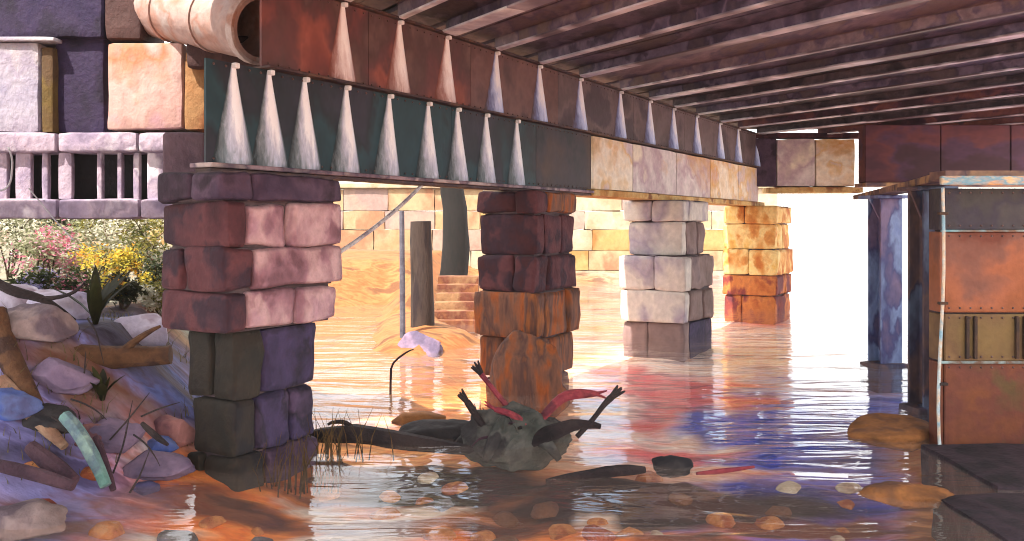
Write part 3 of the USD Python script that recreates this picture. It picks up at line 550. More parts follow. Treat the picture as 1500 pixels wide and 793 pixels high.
# ------------------------------------------------------------------ far quay wall, lit by the sun
qcols = [smat('quay_cream', [(226, 196, 150), (240, 220, 180), (246, 230, 200), (230, 200, 160)], k=0.38, scale=0.6), smat('quay_peach', [(226, 170, 120), (236, 190, 140), (240, 206, 160), (222, 160, 120)], k=0.38, scale=0.6),
         smat('quay_rose', [(220, 170, 150), (232, 196, 176), (214, 180, 170)], k=0.38, scale=0.6), smat('quay_gold', [(226, 180, 100), (236, 200, 130), (214, 150, 80)], k=0.38, scale=0.6)]
qw = thing('quay_wall', 'sunlit peach and cream block wall on the far bank behind the piers', 'wall', (0, 38.0, 0))
g = random.Random(9); z = -0.5
for r, hh in enumerate((1.0, 0.85, 0.9, 0.8, 0.95)):
    x = -22 + (r % 2) * 1.1
    while x < 11.0:
        w = min(g.uniform(1.6, 2.6), 11.4 - x)
        peach = -8 < x < -2.5; wt = [1, 6, 2, 1] if peach else ([5, 1, 1, 2] if x > 1 else [3, 2, 3, 1])
        part(qw, 'stone', stone(x + 0.005, x + w - 0.005, g.uniform(-0.02, 0.02), 0.7, z + 0.004, z + hh - 0.004, g.randint(0, 999), 0.03, 3, 0.03), g.choices(qcols, wt)[0], smooth=60); x += w
    z += hh
part(qw, 'coping', stone(-22.2, 11.6, -0.15, 0.8, z + 0.01, z + 0.25, 201, 0.02, 14, 0.05), qcols[0])

exec_later = []
# ------------------------------------------------------------------ posts, steps and slanting pole between the first two piers
timber = daub('timber_brown', [(60, 44, 40), (96, 72, 62), (120, 96, 86), (80, 58, 60)], k=0.24, scale=2.0, stretch=(2, 2, 0.4), rough=0.85, bump=0.8)
c = thing('timber_post', 'thick brown timber mooring post between the first and second piers', 'post', (px(618, 500, 18.6)[0], 18.6, 0))
part(c, 'post', tube([(0.02, 0, -0.4), (0, 0, 1.2), (-0.03, 0, 2.55)], [0.26, 0.24, 0.22], 12, 3, 0.12), timber)
part(c, 'iron_band', barrel(np.array([0, 0, 2.2]), np.array([0, 0, 2.3]), 0.262, 0.20), rib)
part(c, 'iron_band', barrel(np.array([0, 0, 0.9]), np.array([0, 0, 1.0]), 0.275, 0.20), rib)
c = thing('grey_pole', 'thin upright grey steel pole left of the thick timber post', 'pole', (px(590, 500, 17.6)[0], 17.6, 0))
part(c, 'shaft', tube([(0, 0, -0.2), (-0.01, 0, 1.5), (-0.02, 0, 2.75)], [0.06, 0.055, 0.05], 10), daub('pole_grey', [(90, 88, 104), (140, 136, 150), (110, 104, 120)], k=0.4, scale=3))
part(c, 'collar', barrel(np.array([0, 0, 0.3]), np.array([0, 0, 0.42]), 0.085, 0.04), rib)
a, b = px(494, 372, 10.05), px(625, 264, 12.3)
c = thing('slanting_pole', 'white slanting pole leaning from the first pier up to the underside of the lower girder', 'pole', tuple(a))
part(c, 'shaft', tube([(0, 0, 0), tuple((b - a) * 0.5 + np.array([0, 0, -0.06])), tuple(b - a)], [0.026, 0.026, 0.024], 8), daub('pole_white', [(206, 198, 196), (236, 230, 226), (170, 160, 170)], k=0.7, scale=4))
part(c, 'sleeve', barrel((b - a) * 0.94, (b - a) * 0.985, 0.04, 0.02), rib)
brick = smat('step_orange', [(190, 110, 60), (214, 140, 84), (160, 84, 60), (226, 170, 120)], k=0.3)
st = thing('bank_steps', 'short flight of orange stone steps beside the second pier', 'steps', (px(665, 0, 22)[0], 22.0, 0))
for j in range(6): part(st, 'step', stone(-0.55, 0.55, j * 0.34, j * 0.34 + 0.5, 0.1 + j * 0.2 - 0.3, 0.1 + j * 0.2, 210 + j, 0.015, 3, 0.03), brick)

def tree(label, base, pts, radii, crowns, leaf_n, leaf_s, lm, bark, seed, name='bank_tree', cat='tree', group=None):
    o = thing(name, label, cat, base, 0, group)
    part(o, 'trunk', tube(pts, radii, 10, seed, 0.15), bark)
    g = np.random.default_rng(seed)
    for i, (cx, cy, cz, r) in enumerate(crowns):
        tip = np.array([cx, cy, cz]); top = np.array(pts[-1]); start = np.array(pts[-2]) * 0.4 + top * 0.6
        part(o, 'limb', tube([tuple(start), tuple((start + tip) / 2 + g.normal(size=3) * 0.15), tuple(tip)], [radii[-1] * 0.7, radii[-1] * 0.5, radii[-1] * 0.2], 6), bark)
    part(o, 'crown', join(*[leaves(int(leaf_n), (r, r, r * 0.75), leaf_s, seed + i).apply_translation((cx, cy, cz)) for i, (cx, cy, cz, r) in enumerate(crowns)]), lm, smooth=False)
    return o
bark = daub('bark_dark', [(34, 28, 26), (58, 46, 42), (44, 38, 34)], k=0.2, scale=3, stretch=(2, 2, 0.5), rough=0.9, bump=0.9)
bark2 = daub('bark_warm', [(84, 60, 44), (120, 90, 64), (96, 72, 60)], k=0.4, scale=3, stretch=(2, 2, 0.5), rough=0.9, bump=0.9)
lf_y = daub('leaf_yellow', [(150, 150, 60), (190, 180, 70), (214, 200, 110), (120, 130, 50)], k=0.35, scale=2.5, rough=0.6, bump=0.0, leaf=True)
lf_p = daub('leaf_pale', [(190, 190, 140), (214, 210, 170), (170, 176, 120)], k=0.38, scale=2.5, rough=0.6, bump=0.0, leaf=True)
lf_g = daub('leaf_green', [(70, 84, 40), (100, 110, 56), (56, 66, 36)], k=0.4, scale=2.5, rough=0.6, bump=0.0, leaf=True)
lf_d = daub('leaf_dark', [(40, 44, 20), (62, 62, 30), (50, 48, 26)], k=0.6, scale=3.0, rough=0.5, bump=0.0, leaf=True)
b = px(663, 440, 29.0)
tree('dark trunked tree on the far bank between the timber post and second pier', (b[0], 29.0, 0.9), [(0, 0, -0.6), (0.1, 0, 1.5), (-0.05, 0.1, 3.2), (0.1, 0, 4.6)], [0.5, 0.42, 0.36, 0.28],
     [(-1.2, 0, 5.6, 1.5), (0.9, 0.5, 6.2, 1.7), (0.1, -0.4, 6.9, 1.4)], 900, 0.16, lf_y, bark, 300)

def gz(x, y): return float(ground_z(np.array([float(x)]), np.array([float(y)]))[0])
# far bank greenery seen under the balustrade
specs = [('pale yellow leafed shrub tree under the balustrade, nearest the first pier', 205, 24, 1.5, lf_y, bark2, 401), ('tall cream flowering shrub tree right of the pink bushes', 150, 27, 1.7, lf_p, bark2, 402),
         ('olive leaved shrub tree at the far left behind the bank', 20, 25, 1.6, lf_g, bark, 403), ('broad pale shrub tree at the back against the quay wall, upper left', 95, 32, 2.1, lf_p, bark2, 404)]
for lab, x, Yd, r, lm, bk, sd in specs:
    bx = px(x, 0, Yd)[0]; z = gz(bx, Yd)
    tree(lab, (bx, Yd, z), [(0, 0, -0.2), (0.06, 0, 0.7), (-0.05, 0.05, 1.3)], [0.10, 0.08, 0.06], [(-0.6 * r, 0, 1.5, r * 0.7), (0.5 * r, 0.2, 1.7, r * 0.75), (0, -0.3, 2.3, r * 0.7)], 800, 0.11, lm, bk, sd, name='shrub_tree')

# ------------------------------------------------------------------ left bank: rocks, plants, driftwood
def bush(name, label, x, y, r, n, s, lm, sd, cat='bush', flowers=None):
    z = gz(x, y); o = thing(name, label, cat, (x, y, z))
    g = np.random.default_rng(sd)
    st = [tube([(0, 0, -0.05), tuple(g.normal(size=3) * [0.2, 0.2, 0.05] * r + [0, 0, 0.5 * r]), tuple(g.normal(size=3) * [0.5, 0.5, 0.1] * r + [0, 0, 1.1 * r])], [0.02, 0.014, 0.006], 5) for _ in range(6)]
    part(o, 'stem', join(*st), bark2)
    part(o, 'foliage', leaves(n, (r, r, r * 0.7), s, sd).apply_translation((0, 0, r * 0.75)), lm, smooth=False)
    if flowers: part(o, 'blossom', leaves(flowers[0], (r * 1.02, r * 1.02, r * 0.72), s * 0.8, sd + 1).apply_translation((0, -0.03, r * 0.8)), flowers[1], smooth=False)
    return o
fl_pink = daub('blossom_pink', [(226, 120, 150), (240, 170, 190), (214, 100, 120)], k=0.6, scale=4, bump=0, leaf=True)
fl_yel = daub('blossom_yellow', [(226, 200, 40), (240, 220, 90), (230, 150, 40)], k=0.65, scale=4, bump=0, leaf=True)
fl_wh = daub('blossom_white', [(230, 222, 190), (244, 238, 216)], k=0.6, scale=4, bump=0, leaf=True)
bush('flowering_bush', 'bush with pink blossom on the bank at the far left', px(70, 0, 14.6)[0], 14.6, 0.72, 900, 0.045, lf_p, 420, flowers=(900, fl_pink))
bush('flowering_bush', 'bush with bright yellow flowers on the bank left of the first pier', px(165, 0, 14.4)[0], 14.4, 0.62, 800, 0.04, lf_y, 424, flowers=(800, fl_yel))
bush('flowering_bush', 'small yellow and orange flowered bush close against the first pier', px(226, 0, 14.3)[0], 14.3, 0.5, 600, 0.04, lf_g, 428, flowers=(420, fl_yel))
bush('flowering_bush', 'tall white blossomed bush behind the yellow and pink ones', px(125, 0, 16.2)[0], 16.2, 1.15, 1100, 0.05, lf_p, 432, flowers=(1300, fl_wh))
bush('flowering_bush', 'white blossomed bush at the left frame edge behind the pink one', px(12, 0, 16.4)[0], 16.4, 1.15, 1000, 0.05, lf_p, 436, flowers=(1000, fl_wh))
bush('flowering_bush', 'cream flowered bush right behind the small orange one by the first pier', px(205, 0, 16.8)[0], 16.8, 1.15, 1000, 0.05, lf_y, 438, flowers=(1200, fl_wh))

lf_l = daub('blossom_lilac', [(170, 156, 206), (206, 196, 226), (150, 140, 190)], k=0.7, scale=4, bump=0, leaf=True)
bush('leafy_bush', 'lilac flowered low bush on the crest of the left bank behind the lavender boulder', px(48, 0, 11.9)[0], 11.9, 0.42, 500, 0.04, lf_g, 450, flowers=(600, lf_l))
bush('leafy_bush', 'dark green leafy bush on the bank crest right behind the olive plant', px(178, 0, 12.0)[0], 12.0, 0.36, 700, 0.045, lf_d, 452, flowers=(160, fl_yel))
bush('leafy_bush', 'pale cream flowered low bush hugging the first pier at bank height', px(240, 0, 12.6)[0], 12.6, 0.42, 500, 0.04, lf_y, 454, flowers=(700, fl_wh))
bush('leafy_bush', 'olive leafed bush with a few pink flowers between the crest bushes', px(112, 0, 12.5)[0], 12.5, 0.40, 600, 0.04, lf_g, 456, flowers=(260, fl_pink))

def blade_plant(label, x, y, n, L, wd, mat, sd, name='broad_leaf_plant'):
    z = gz(x, y); o = thing(name, label, 'plant', (x, y, z)); g = np.random.default_rng(sd)
    for k in range(n):
        th = g.uniform(0, 2 * np.pi); l = L * g.uniform(0.6, 1.1); lean = g.uniform(0.25, 0.8); side = np.array([-math.sin(th), math.cos(th), 0]); out = np.array([math.cos(th), math.sin(th), 0])
        V = []
        for s in np.linspace(0, 1, 6):
            c = out * l * lean * s ** 1.4 + np.array([0, 0, l * (s - 0.45 * lean * s * s)]); w = wd * math.sin(math.pi * (0.12 + 0.86 * s)) ** 0.8
            V += [c - side * w, c + np.array([0, 0, -w * 0.4]), c + side * w]
        f = []
        for r in range(5):
            for q in range(2): a = r * 3 + q; f += [[a, a + 1, a + 4], [a, a + 4, a + 3]]
        part(o, 'leaf', tri(V, f), mat, smooth=True)
    return o
blade_plant('dark olive broad leaved plant growing among lavender rocks on the left bank', px(140, 0, 9.9)[0], 9.9, 13, 0.75, 0.06, lf_d, 440)
blade_plant('smaller dark green plant low on the left bank below the brown log', px(150, 0, 9.0)[0], 9.0, 9, 0.42, 0.045, lf_d, 443)

rk = {'lav': smat('rock_lavender', [(130, 120, 146), (170, 160, 184), (196, 186, 200), (150, 130, 140)], k=0.95), 'blue': smat('rock_blue', [(40, 52, 100), (60, 80, 150), (84, 96, 140), (70, 64, 96)], k=1.0),
      'purp': smat('rock_purple', [(58, 46, 66), (92, 76, 100), (120, 100, 120), (86, 74, 96)], k=1.0), 'tan': smat('rock_tan', [(100, 84, 84), (136, 116, 112), (160, 138, 134), (110, 92, 100)], k=0.75),
      'rose': smat('rock_rose', [(130, 84, 84), (170, 116, 110), (110, 72, 80)], k=0.75), 'dark': smat('rock_dark', [(26, 24, 26), (46, 42, 42), (64, 58, 58), (38, 36, 40)], k=0.8), 'umber': umber, 'brown': smat('rock_brown', [(84, 54, 34), (130, 84, 46), (160, 104, 56), (104, 70, 52)], k=0.85)}
def boulder(label, x, y, size, mat, sd, name='boulder', cat='rock', sink=0.35, z=None):
    zz = gz(x, y) if z is None else z
    o = solo(name, rock(size, sd), rk[mat], label, cat)
    UsdGeom.Xformable(stage.GetPrimAtPath(o.GetPath())).AddTranslateOp().Set(Gf.Vec3d(x, y, zz + size[2] * (1 - sink) - size[2] * 0.55))
    return o
def at(x, y, Yd): return px(x, y, Yd)[0], Yd
for lab, x, Yd, size, m, sd in [
    ('rounded lavender boulder at the top of the left bank, beside the olive plant', 85, 10.3, (0.42, 0.35, 0.34), 'lav', 1), ('pale lilac boulder right of the olive plant near the first pier', 205, 10.4, (0.40, 0.3, 0.30), 'lav', 2),
    ('big lavender rock on the left edge of the bank', 15, 10.6, (0.5, 0.4, 0.42), 'lav', 3), ('cobalt blue stone on the bank slope left of the first pier', 232, 9.05, (0.20, 0.16, 0.12), 'blue', 4),
    ('purple rock in the middle of the left bank slope', 165, 8.7, (0.34, 0.26, 0.22), 'purp', 5), ('large purple grey rock at the waterline left of the first pier', 225, 8.75, (0.36, 0.28, 0.2), 'purp', 6),
    ('rose brown rock between the purple rocks of the left bank', 135, 8.6, (0.22, 0.18, 0.15), 'rose', 7), ('bright blue slab stone at the left frame edge beside the dark driftwood', 10, 8.4, (0.30, 0.22, 0.20), 'blue', 8),
    ('tan boulder high on the left bank slope', 45, 9.2, (0.42, 0.3, 0.26), 'tan', 9), ('grey tan rock in the lower left corner by the water', 30, 7.5, (0.4, 0.3, 0.2), 'tan', 10),
    ('small blue stone low on the bank near the water', 215, 8.5, (0.14, 0.11, 0.08), 'blue', 12), ('dusky purple rock just under the brown log, far left', 90, 8.9, (0.36, 0.26, 0.24), 'purp', 13),
    ('dark blue grey rock between driftwood sticks at the left', 75, 8.5, (0.26, 0.2, 0.2), 'dark', 14), ('rose coloured rock touching the first pier\'s left base', 250, 9.3, (0.26, 0.2, 0.22), 'rose', 15)]:
    x0, y0 = at(x, 0, Yd); boulder(lab, x0, y0, size, m, sd)
wood = {'brown': daub('drift_brown', [(66, 42, 28), (100, 66, 42), (122, 84, 56), (80, 54, 44)], k=0.6, scale=3, rough=0.9, bump=0.9), 'dark': daub('drift_dark', [(26, 20, 22), (46, 36, 38), (60, 48, 46)], k=0.8, scale=3, rough=0.85, bump=0.9),
        'plum': daub('drift_plum', [(44, 28, 40), (66, 42, 54), (84, 58, 66)], k=0.85, scale=3, rough=0.85, bump=0.9), 'tan': daub('drift_tan', [(130, 100, 80), (170, 138, 112), (150, 112, 90)], k=0.8, scale=3, rough=0.9, bump=0.9),
        'red': daub('drift_red', [(90, 26, 40), (130, 44, 58), (150, 60, 66), (104, 40, 50)], k=0.9, scale=3, rough=0.7, bump=0.7), 'grey': daub('drift_grey_green', [(44, 46, 42), (70, 72, 66), (92, 90, 84), (56, 52, 52)], k=0.85, scale=2.2, rough=0.85, bump=0.9),
        'teal': daub('drift_teal', [(80, 130, 120), (120, 160, 150), (100, 120, 130), (150, 176, 160)], k=0.8, scale=3, rough=0.8, bump=0.6)}
def stick(name, label, pts, radii, mat, cat='driftwood', sd=0, twigs=()):
    p = np.array(pts); base = p[0].copy(); o = thing(name, label, cat, tuple(base))
    part(o, 'shaft', tube(p - base, radii, 9, sd, 0.22), wood[mat])
    for tw in twigs:
        q = np.array(tw[0]) - base; part(o, 'twig', tube(q, tw[1], 6, sd + 3, 0.2), wood[tw[2] if len(tw) > 2 else mat])
    return o
P = lambda x, y, Yd: tuple(px(x, y, Yd))
stick('fallen_log', 'long brown fallen log lying across the top of the left bank', [P(-20, 535, 9.2), P(80, 522, 9.3), P(170, 524, 9.5), P(250, 520, 9.6)], [0.14, 0.13, 0.12, 0.10], 'brown', 'log', 1, [(([P(170, 524, 9.5), P(205, 495, 9.5), P(235, 478, 9.5)]), [0.05, 0.035, 0.015])])
stick('leaning_branch', 'thick orange brown branch leaning down at the left frame edge', [P(-5, 455, 9.0), P(12, 520, 8.8), P(40, 575, 8.6), P(75, 640, 8.4)], [0.09, 0.11, 0.09, 0.05], 'brown', 'branch', 2)
stick('dark_driftwood', 'upper dark plum driftwood piece of the V at lower left', [P(45, 655, 8.0), P(75, 680, 7.9), P(108, 706, 7.8)], [0.07, 0.085, 0.06], 'plum', sd=3)
stick('dark_driftwood', 'lower dark plum driftwood piece of the V, running off the left edge', [P(-30, 676, 7.7), P(40, 692, 7.65), P(108, 712, 7.6)], [0.05, 0.06, 0.045], 'plum', sd=4)
stick('weathered_plank', 'teal weathered plank sloping down to the water at left', [P(95, 610, 8.3), P(125, 650, 8.15), P(155, 712, 8.0)], [0.06, 0.07, 0.05], 'teal', 'plank', 5)
stick('short_stake', 'short dark plum stake standing in the bank left of the teal plank', [P(166, 718, 8.05), P(152, 672, 8.2), P(140, 640, 8.3)], [0.03, 0.035, 0.025], 'plum', 'stake', 6)
stick('tan_branch', 'long tan branch lying down the left bank', [P(0, 560, 8.6), P(40, 600, 8.45), P(95, 655, 8.3)], [0.09, 0.08, 0.04], 'tan', 'branch', 7)
stick('dark_branch', 'dark overhanging branch entering from the left edge above the bank', [P(-30, 398, 9.6), P(15, 425, 9.6), P(60, 438, 9.7), P(110, 470, 9.8)], [0.05, 0.055, 0.045, 0.02], 'dark', 'branch', 8, [([P(60, 438, 9.7), P(100, 432, 9.7), P(125, 412, 9.7)], [0.03, 0.02, 0.008])])
stick('short_branch', 'short dark stick on the bank left of the first pier base', [P(208, 620, 8.5), P(225, 636, 8.45), P(246, 652, 8.4)], [0.02, 0.03, 0.015], 'dark', 'branch', 9)
cable = daub('cable_white', [(200, 196, 206), (236, 232, 236)], k=0.4, scale=5, bump=0)
c = thing('hanging_cable', 'thin white cable sagging below the balustrade at left', 'cable', P(42, 276, 10.5))
b0 = np.array(P(42, 276, 10.5)); part(c, 'wire', tube([np.array(P(x, y, 10.5)) - b0 for x, y in ((42, 276), (62, 300), (80, 322), (108, 352))], 0.008, 5), cable)
c = thing('hanging_cable', 'hooked white cable loop in front of the balustrade at the left edge', 'cable', P(12, 216, 10.6))
b0 = np.array(P(12, 216, 10.6)); part(c, 'wire', tube([np.array(P(x, y, 10.6)) - b0 for x, y in ((12, 216), (18, 238), (16, 264), (6, 278), (-8, 280))], 0.012, 6), cable)

# ------------------------------------------------------------------ in the stream
sx, sy, _ = px(752, 660, 10.2)
sp = thing('driftwood_stump', 'dark grey driftwood stump with red and black branches rising from the stream', 'driftwood', (sx, sy, 0))
Q = lambda x, y, Yd=10.2: np.array(px(x, y, Yd)) - np.array([sx, sy, 0])
part(sp, 'stump', rock((0.56, 0.38, 0.40), 500, 4, 0.8, 0.8, 4), wood['grey'])
g = np.random.default_rng(55)
for k in range(14):
    th = g.uniform(0, 6.28); r0 = np.array([0.36 * math.cos(th), 0.24 * math.sin(th), g.uniform(0.08, 0.26)]); dd = np.array([math.cos(th), math.sin(th) * 0.6, g.uniform(-0.35, 0.9)]); L = g.uniform(0.2, 0.45)
    part(sp, 'rootlet', tube([r0 * 0.7, r0 + dd * L * 0.5 + g.normal(size=3) * 0.03, r0 + dd * L + g.normal(size=3) * 0.06], [0.022, 0.014, 0.004], 6, k, 0.2), wood[['grey', 'dark', 'plum'][k % 3]])
for k in range(5):
    th = 0.5 + k * 1.25; part(sp, 'root_flare', tube([(0.1 * math.cos(th), 0.08 * math.sin(th), 0.22), (0.42 * math.cos(th), 0.3 * math.sin(th), 0.10), (0.72 * math.cos(th), 0.5 * math.sin(th), -0.12)], [0.15, 0.10, 0.04], 9, 30 + k, 0.3), wood['grey'])
part(sp, 'root', tube([Q(780, 645, 10.0), Q(815, 632, 9.9), Q(850, 622, 9.9), Q(880, 625, 9.9)], [0.10, 0.09, 0.06, 0.03], 9, 5, 0.25), wood['dark'])
def fork(parent, name, path, radii, mat, tip, sd, tipmat=None):
    b = part(parent, name, tube(path, radii, 8, sd, 0.2), wood[mat]); g = np.random.default_rng(sd)
    end = np.array(path[-1]); dirn = end - np.array(path[-2]); dirn /= np.linalg.norm(dirn)
    for k in range(tip):
        d = dirn + g.normal(size=3) * [0.42, 0.25, 0.42]; d /= np.linalg.norm(d); l = g.uniform(0.10, 0.17)
        part(b, 'twig', tube([end - dirn * 0.03, end + d * l * 0.6, end + d * l], [radii[-1] * 0.75, radii[-1] * 0.5, radii[-1] * 0.25], 6), wood[tipmat or mat])
fork(sp, 'branch', [Q(775, 630), Q(740, 592), Q(718, 565), Q(705, 548)], [0.05, 0.035, 0.03, 0.035], 'red', 4, 501, 'dark')
fork(sp, 'branch', [Q(735, 650), Q(708, 625, 10.1), Q(692, 600, 10.1), Q(684, 588, 10.1)], [0.05, 0.045, 0.045, 0.04], 'dark', 4, 502)
fork(sp, 'branch', [Q(785, 628), Q(805, 600), Q(830, 580), Q(850, 577), Q(874, 577)], [0.055, 0.055, 0.06, 0.055, 0.03], 'red', 2, 503)
fork(sp, 'branch', [Q(770, 622, 9.95), Q(745, 606, 9.95), Q(724, 600, 9.95)], [0.05, 0.045, 0.025], 'red', 2, 505)
fork(sp, 'branch', [Q(845, 640, 9.9), Q(868, 615, 9.9), Q(886, 592, 9.9), Q(896, 582, 9.9)], [0.03, 0.03, 0.035, 0.04], 'dark', 4, 504)
stick('sunken_log', 'long black sunken log lying in the stream left of the stump', [P(450, 640, 10.2), P(520, 636, 10.2), P(600, 648, 10.1), P(700, 662, 10.0)], [0.06, 0.11, 0.10, 0.05], 'dark', 'log', 20, [([P(520, 632, 10.2), P(500, 618, 10.2), P(480, 622, 10.2)], [0.04, 0.03, 0.015])])
stick('sunken_branch', 'black broken branch floating below the stump to the right', [P(800, 706, 8.7), P(850, 698, 8.75), P(905, 690, 8.8), P(945, 688, 8.85)], [0.03, 0.05, 0.06, 0.03], 'dark', 'branch', 21)
stick('sunken_branch', 'dark red stick floating right of the black broken branch', [P(1020, 694, 8.9), P(1060, 690, 8.95), P(1105, 684, 9.0)], [0.015, 0.025, 0.012], 'red', 'branch', 22)
stick('sunken_branch', 'thin bent twig rising from the stream between log and second pier', [P(572, 578, 13.2), P(573, 540, 13.2), P(590, 520, 13.2), P(606, 512, 13.2)], [0.02, 0.018, 0.014, 0.008], 'dark', 'branch', 23)
for lab, x, Yd, size, m, sd in [
    ('low brown boulder half submerged in front of the dusky column', 1312, 10.6, (0.66, 0.5, 0.20), 'brown', 41), ('dark rounded stone in the stream right of the black broken branch', 985, 9.2, (0.22, 0.18, 0.13), 'dark', 42),
    ('low brown rock in the stream at the foot of the second pier', 610, 11.3, (0.36, 0.25, 0.13), 'brown', 43), ('dusky purple rock by the grey pole and timber post', 612, 17.4, (0.5, 0.4, 0.36), 'purp', 61),
    ('teal grey wet stone left of the stump', 640, 10.9, (0.28, 0.2, 0.12), 'dark', 45), ('flat rust brown rock in the right foreground water', 1330, 8.2, (0.42, 0.3, 0.12), 'brown', 46)]:
    x0, y0 = at(x, 0, Yd); boulder(lab, x0, y0, size, m, sd, z=-0.04)
x0, y0 = at(772, 0, 13.25); boulder('broad umber toe stone at the foot of the second pier', x0, y0, (0.66, 0.5, 0.80), 'umber', 48, z=-0.05)
x0, y0 = at(655, 0, 10.6); boulder('dark wet drift heap left of the stump, against the black log', x0, y0, (0.55, 0.3, 0.2), 'dark', 49, z=-0.04)
# reeds at the first pier foot
def reeds(label, x, y, n, h, sd, mat):
    z = min(0, gz(x, y)); o = thing('reed_clump', label, 'reeds', (x, y, z)); g = np.random.default_rng(sd); V, F = [], []
    for k in range(n):
        c = g.normal(size=2) * [0.32, 0.1]; hh = h * g.uniform(0.5, 1.1) - z; ln = g.normal(size=2) * 0.12; w = 0.008; b0 = len(V)
        for s in (0, 0.5, 1.0): V += [(c[0] + ln[0] * s * s - w * (1 - s * 0.8), c[1] + ln[1] * s * s, hh * s), (c[0] + ln[0] * s * s + w * (1 - s * 0.8), c[1] + ln[1] * s * s, hh * s)]
        for s in (0, 1): a = b0 + 2 * s; F += [[a, a + 1, a + 3], [a, a + 3, a + 2]]
    part(o, 'blades', tri(V, F), mat, smooth=False, kind='stuff'); return o
reed = daub('reed_olive', [(50, 40, 24), (84, 66, 36), (110, 84, 50)], k=0.8, scale=4, bump=0, leaf=True)
reeds('sparse brown reeds in the water right of the first pier foot', *at(455, 0, 9.9), 70, 0.42, 600, reed)
reeds('brown reed tuft standing before the black sunken log', *at(425, 0, 9.2), 50, 0.30, 601, reed)

# cobbles of the shallow foreground
cm = [smat('cobble_orange', [(150, 90, 50), (190, 120, 66), (206, 140, 84), (160, 84, 50)], k=0.8, scale=3), smat('cobble_brown', [(84, 54, 40), (120, 80, 56), (100, 70, 60)], k=0.8, scale=3),
      smat('cobble_cream', [(190, 170, 140), (214, 200, 176), (176, 150, 130)], k=0.75, scale=3), smat('cobble_rust', [(130, 60, 40), (160, 76, 50), (110, 56, 50)], k=0.8, scale=3), smat('cobble_grey', [(96, 90, 92), (126, 124, 130), (80, 74, 76)], k=0.8, scale=3)]
shapes = [rock((1, 0.8, 0.5), 700 + i, 2, 0.7, 0.4) for i in range(6)]
g = random.Random(21); spots = []
while len(spots) < 56:
    Yd = 6.9 + 2.9 * g.random() ** 1.6; x = g.uniform(-0.60, 0.42) * Yd
    if Point(x, Yd).within(land.buffer(-0.35)) or any((x - a) ** 2 + (Yd - b) ** 2 < (r + 0.14) ** 2 for a, b, r in spots): continue
    if math.hypot(x - sx, Yd - 10.2) < 0.7 or (x > 3.6 and Yd < 8.4): continue
    spots.append((x, Yd, g.uniform(0.07, 0.21)))
marks = [((-2.55, 9.4), "by the first pier's base"), ((sx, 10.2), 'below the driftwood stump'), ((-1.3, 10.2), 'beside the black sunken log'), ((-4.2, 7.6), 'at the left bank edge'), ((-2.0, 7.3), 'in the lower left shallows'), ((0.0, 7.3), 'in the lower middle shallows'),
         ((1.2, 8.8), 'near the black broken branch'), ((2.3, 7.2), 'in the lower right shallows'), ((3.0, 9.6), 'off the big brown boulder'), ((2.2, 9.2), 'near the floating red stick')]
tones = ['orange', 'brown', 'cream', 'rust red', 'grey']; groups = {}
for x, y, r in spots:
    where = min(marks, key=lambda q: math.hypot(q[0][0] - x, q[0][1] - y))[1]
    groups.setdefault((g.choices(range(5), [5, 3, 1.5, 2, 1])[0], 'large' if r > 0.14 else 'small', where), []).append((x, y, r))
for (c, sz, where), lst in groups.items():
    lst.sort(key=lambda q: q[0] / q[1])
    for k, (x, y, r) in enumerate(lst):
        m = shapes[g.randrange(6)].copy(); m.apply_scale(r); m.apply_transform(trimesh.transformations.rotation_matrix(g.uniform(0, 6.28), [0, 0, 1]))
        lead = '' if len(lst) == 1 else ('leftmost ' if k == 0 else 'rightmost ' if k == len(lst) - 1 else f'{ORD[k]} from left ')
        o = solo('cobble', m, cm[c], f'{lead}{sz} {tones[c]} cobble {where}', 'cobble', 'cobbles on the shallow stream bed')
        UsdGeom.Xformable(stage.GetPrimAtPath(o.GetPath())).AddTranslateOp().Set(Gf.Vec3d(x, y, gz(x, y) + r * 0.02))

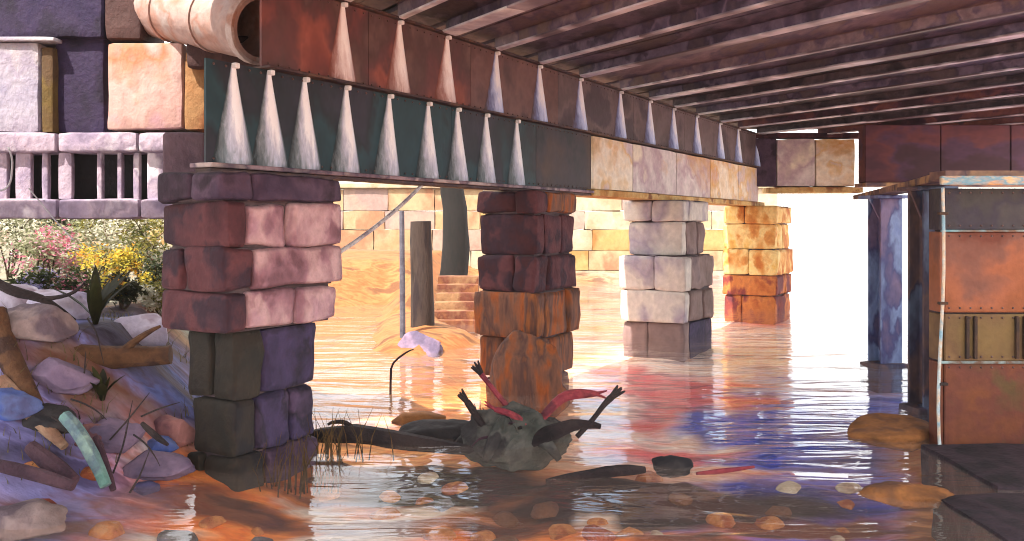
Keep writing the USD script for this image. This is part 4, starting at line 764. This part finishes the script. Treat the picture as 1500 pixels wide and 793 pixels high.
# thin sticks and weeds of the left bank
g = np.random.default_rng(77); tw_where = ['beside the leaning branch', 'across the tan branch', 'under the brown log', 'between the purple rocks', 'at the foot of the olive plant', 'by the cobalt blue stone', 'behind the teal plank', 'near the rose brown rock', 'right of the short stake', 'over the large purple grey rock']
for (x, y, a, l), w in zip([(40, 590, 60, 70), (110, 640, -40, 90), (120, 545, 80, 60), (190, 610, 50, 90), (140, 500, -70, 70), (235, 600, 20, 60), (180, 640, 75, 110), (130, 600, -30, 60), (205, 690, 65, 70), (215, 660, -50, 60)], tw_where):
    Yd = 9.3 - (y - 520) / 200 * 1.25 - 0.25; dx, dy = l * math.cos(math.radians(a)), l * math.sin(math.radians(a))
    stick('thin_twig', f'thin dark twig {w} on the left bank', [P(x - dx / 2, y + dy / 2, Yd), P(x + 4, y - 3, Yd - 0.05), P(x + dx / 2, y - dy / 2, Yd + 0.02)], [0.009, 0.008, 0.003], 'dark', 'twig', int(x))
weed = daub('weed_green', [(60, 62, 36), (92, 88, 52), (120, 108, 70), (70, 60, 50)], k=0.8, scale=4, bump=0, leaf=True)
V, F = [], []
for k in range(1500):
    y = g.uniform(7.6, 11.6); x = -2.9 - abs(g.normal()) * 1.5 - max(0, 9.4 - y) * 0.7
    z = gz(x, y) if k < 900 else -1
    if z < 0.15 or meshkit.fbm(np.array([[x * 1.5, y * 1.5, 0]]), 3, 5)[0] < 0.47: continue
    h = g.uniform(0.06, 0.22); ln = g.normal(size=2) * h * 0.5; w = 0.006; b0 = len(V)
    for q in (0, 0.5, 1.0): V += [(x + ln[0] * q * q - w * (1 - q * 0.8), y + ln[1] * q * q, z - 0.02 + h * q), (x + ln[0] * q * q + w * (1 - q * 0.8), y + ln[1] * q * q, z - 0.02 + h * q)]
    for q in (0, 1): a = b0 + 2 * q; F += [[a, a + 1, a + 3], [a, a + 3, a + 2]]
solo('bank_grass', tri(V, F), weed, 'scattered olive grass blades and weeds on the left bank', 'grass', kind='stuff', smooth=False)

hz = usdkit.material(stage, '/World/Looks/haze', {'v': ('principled_volume', dict(color=(0.98, 0.95, 0.90), density=0.0005, anisotropy=0.2))}, volume='v.volume')
solo('haze', box(-1520, 1520, -70, 1520, -2.5, 14.0), hz, kind='stuff', label='pale warm haze hanging over the stream', smooth=False)
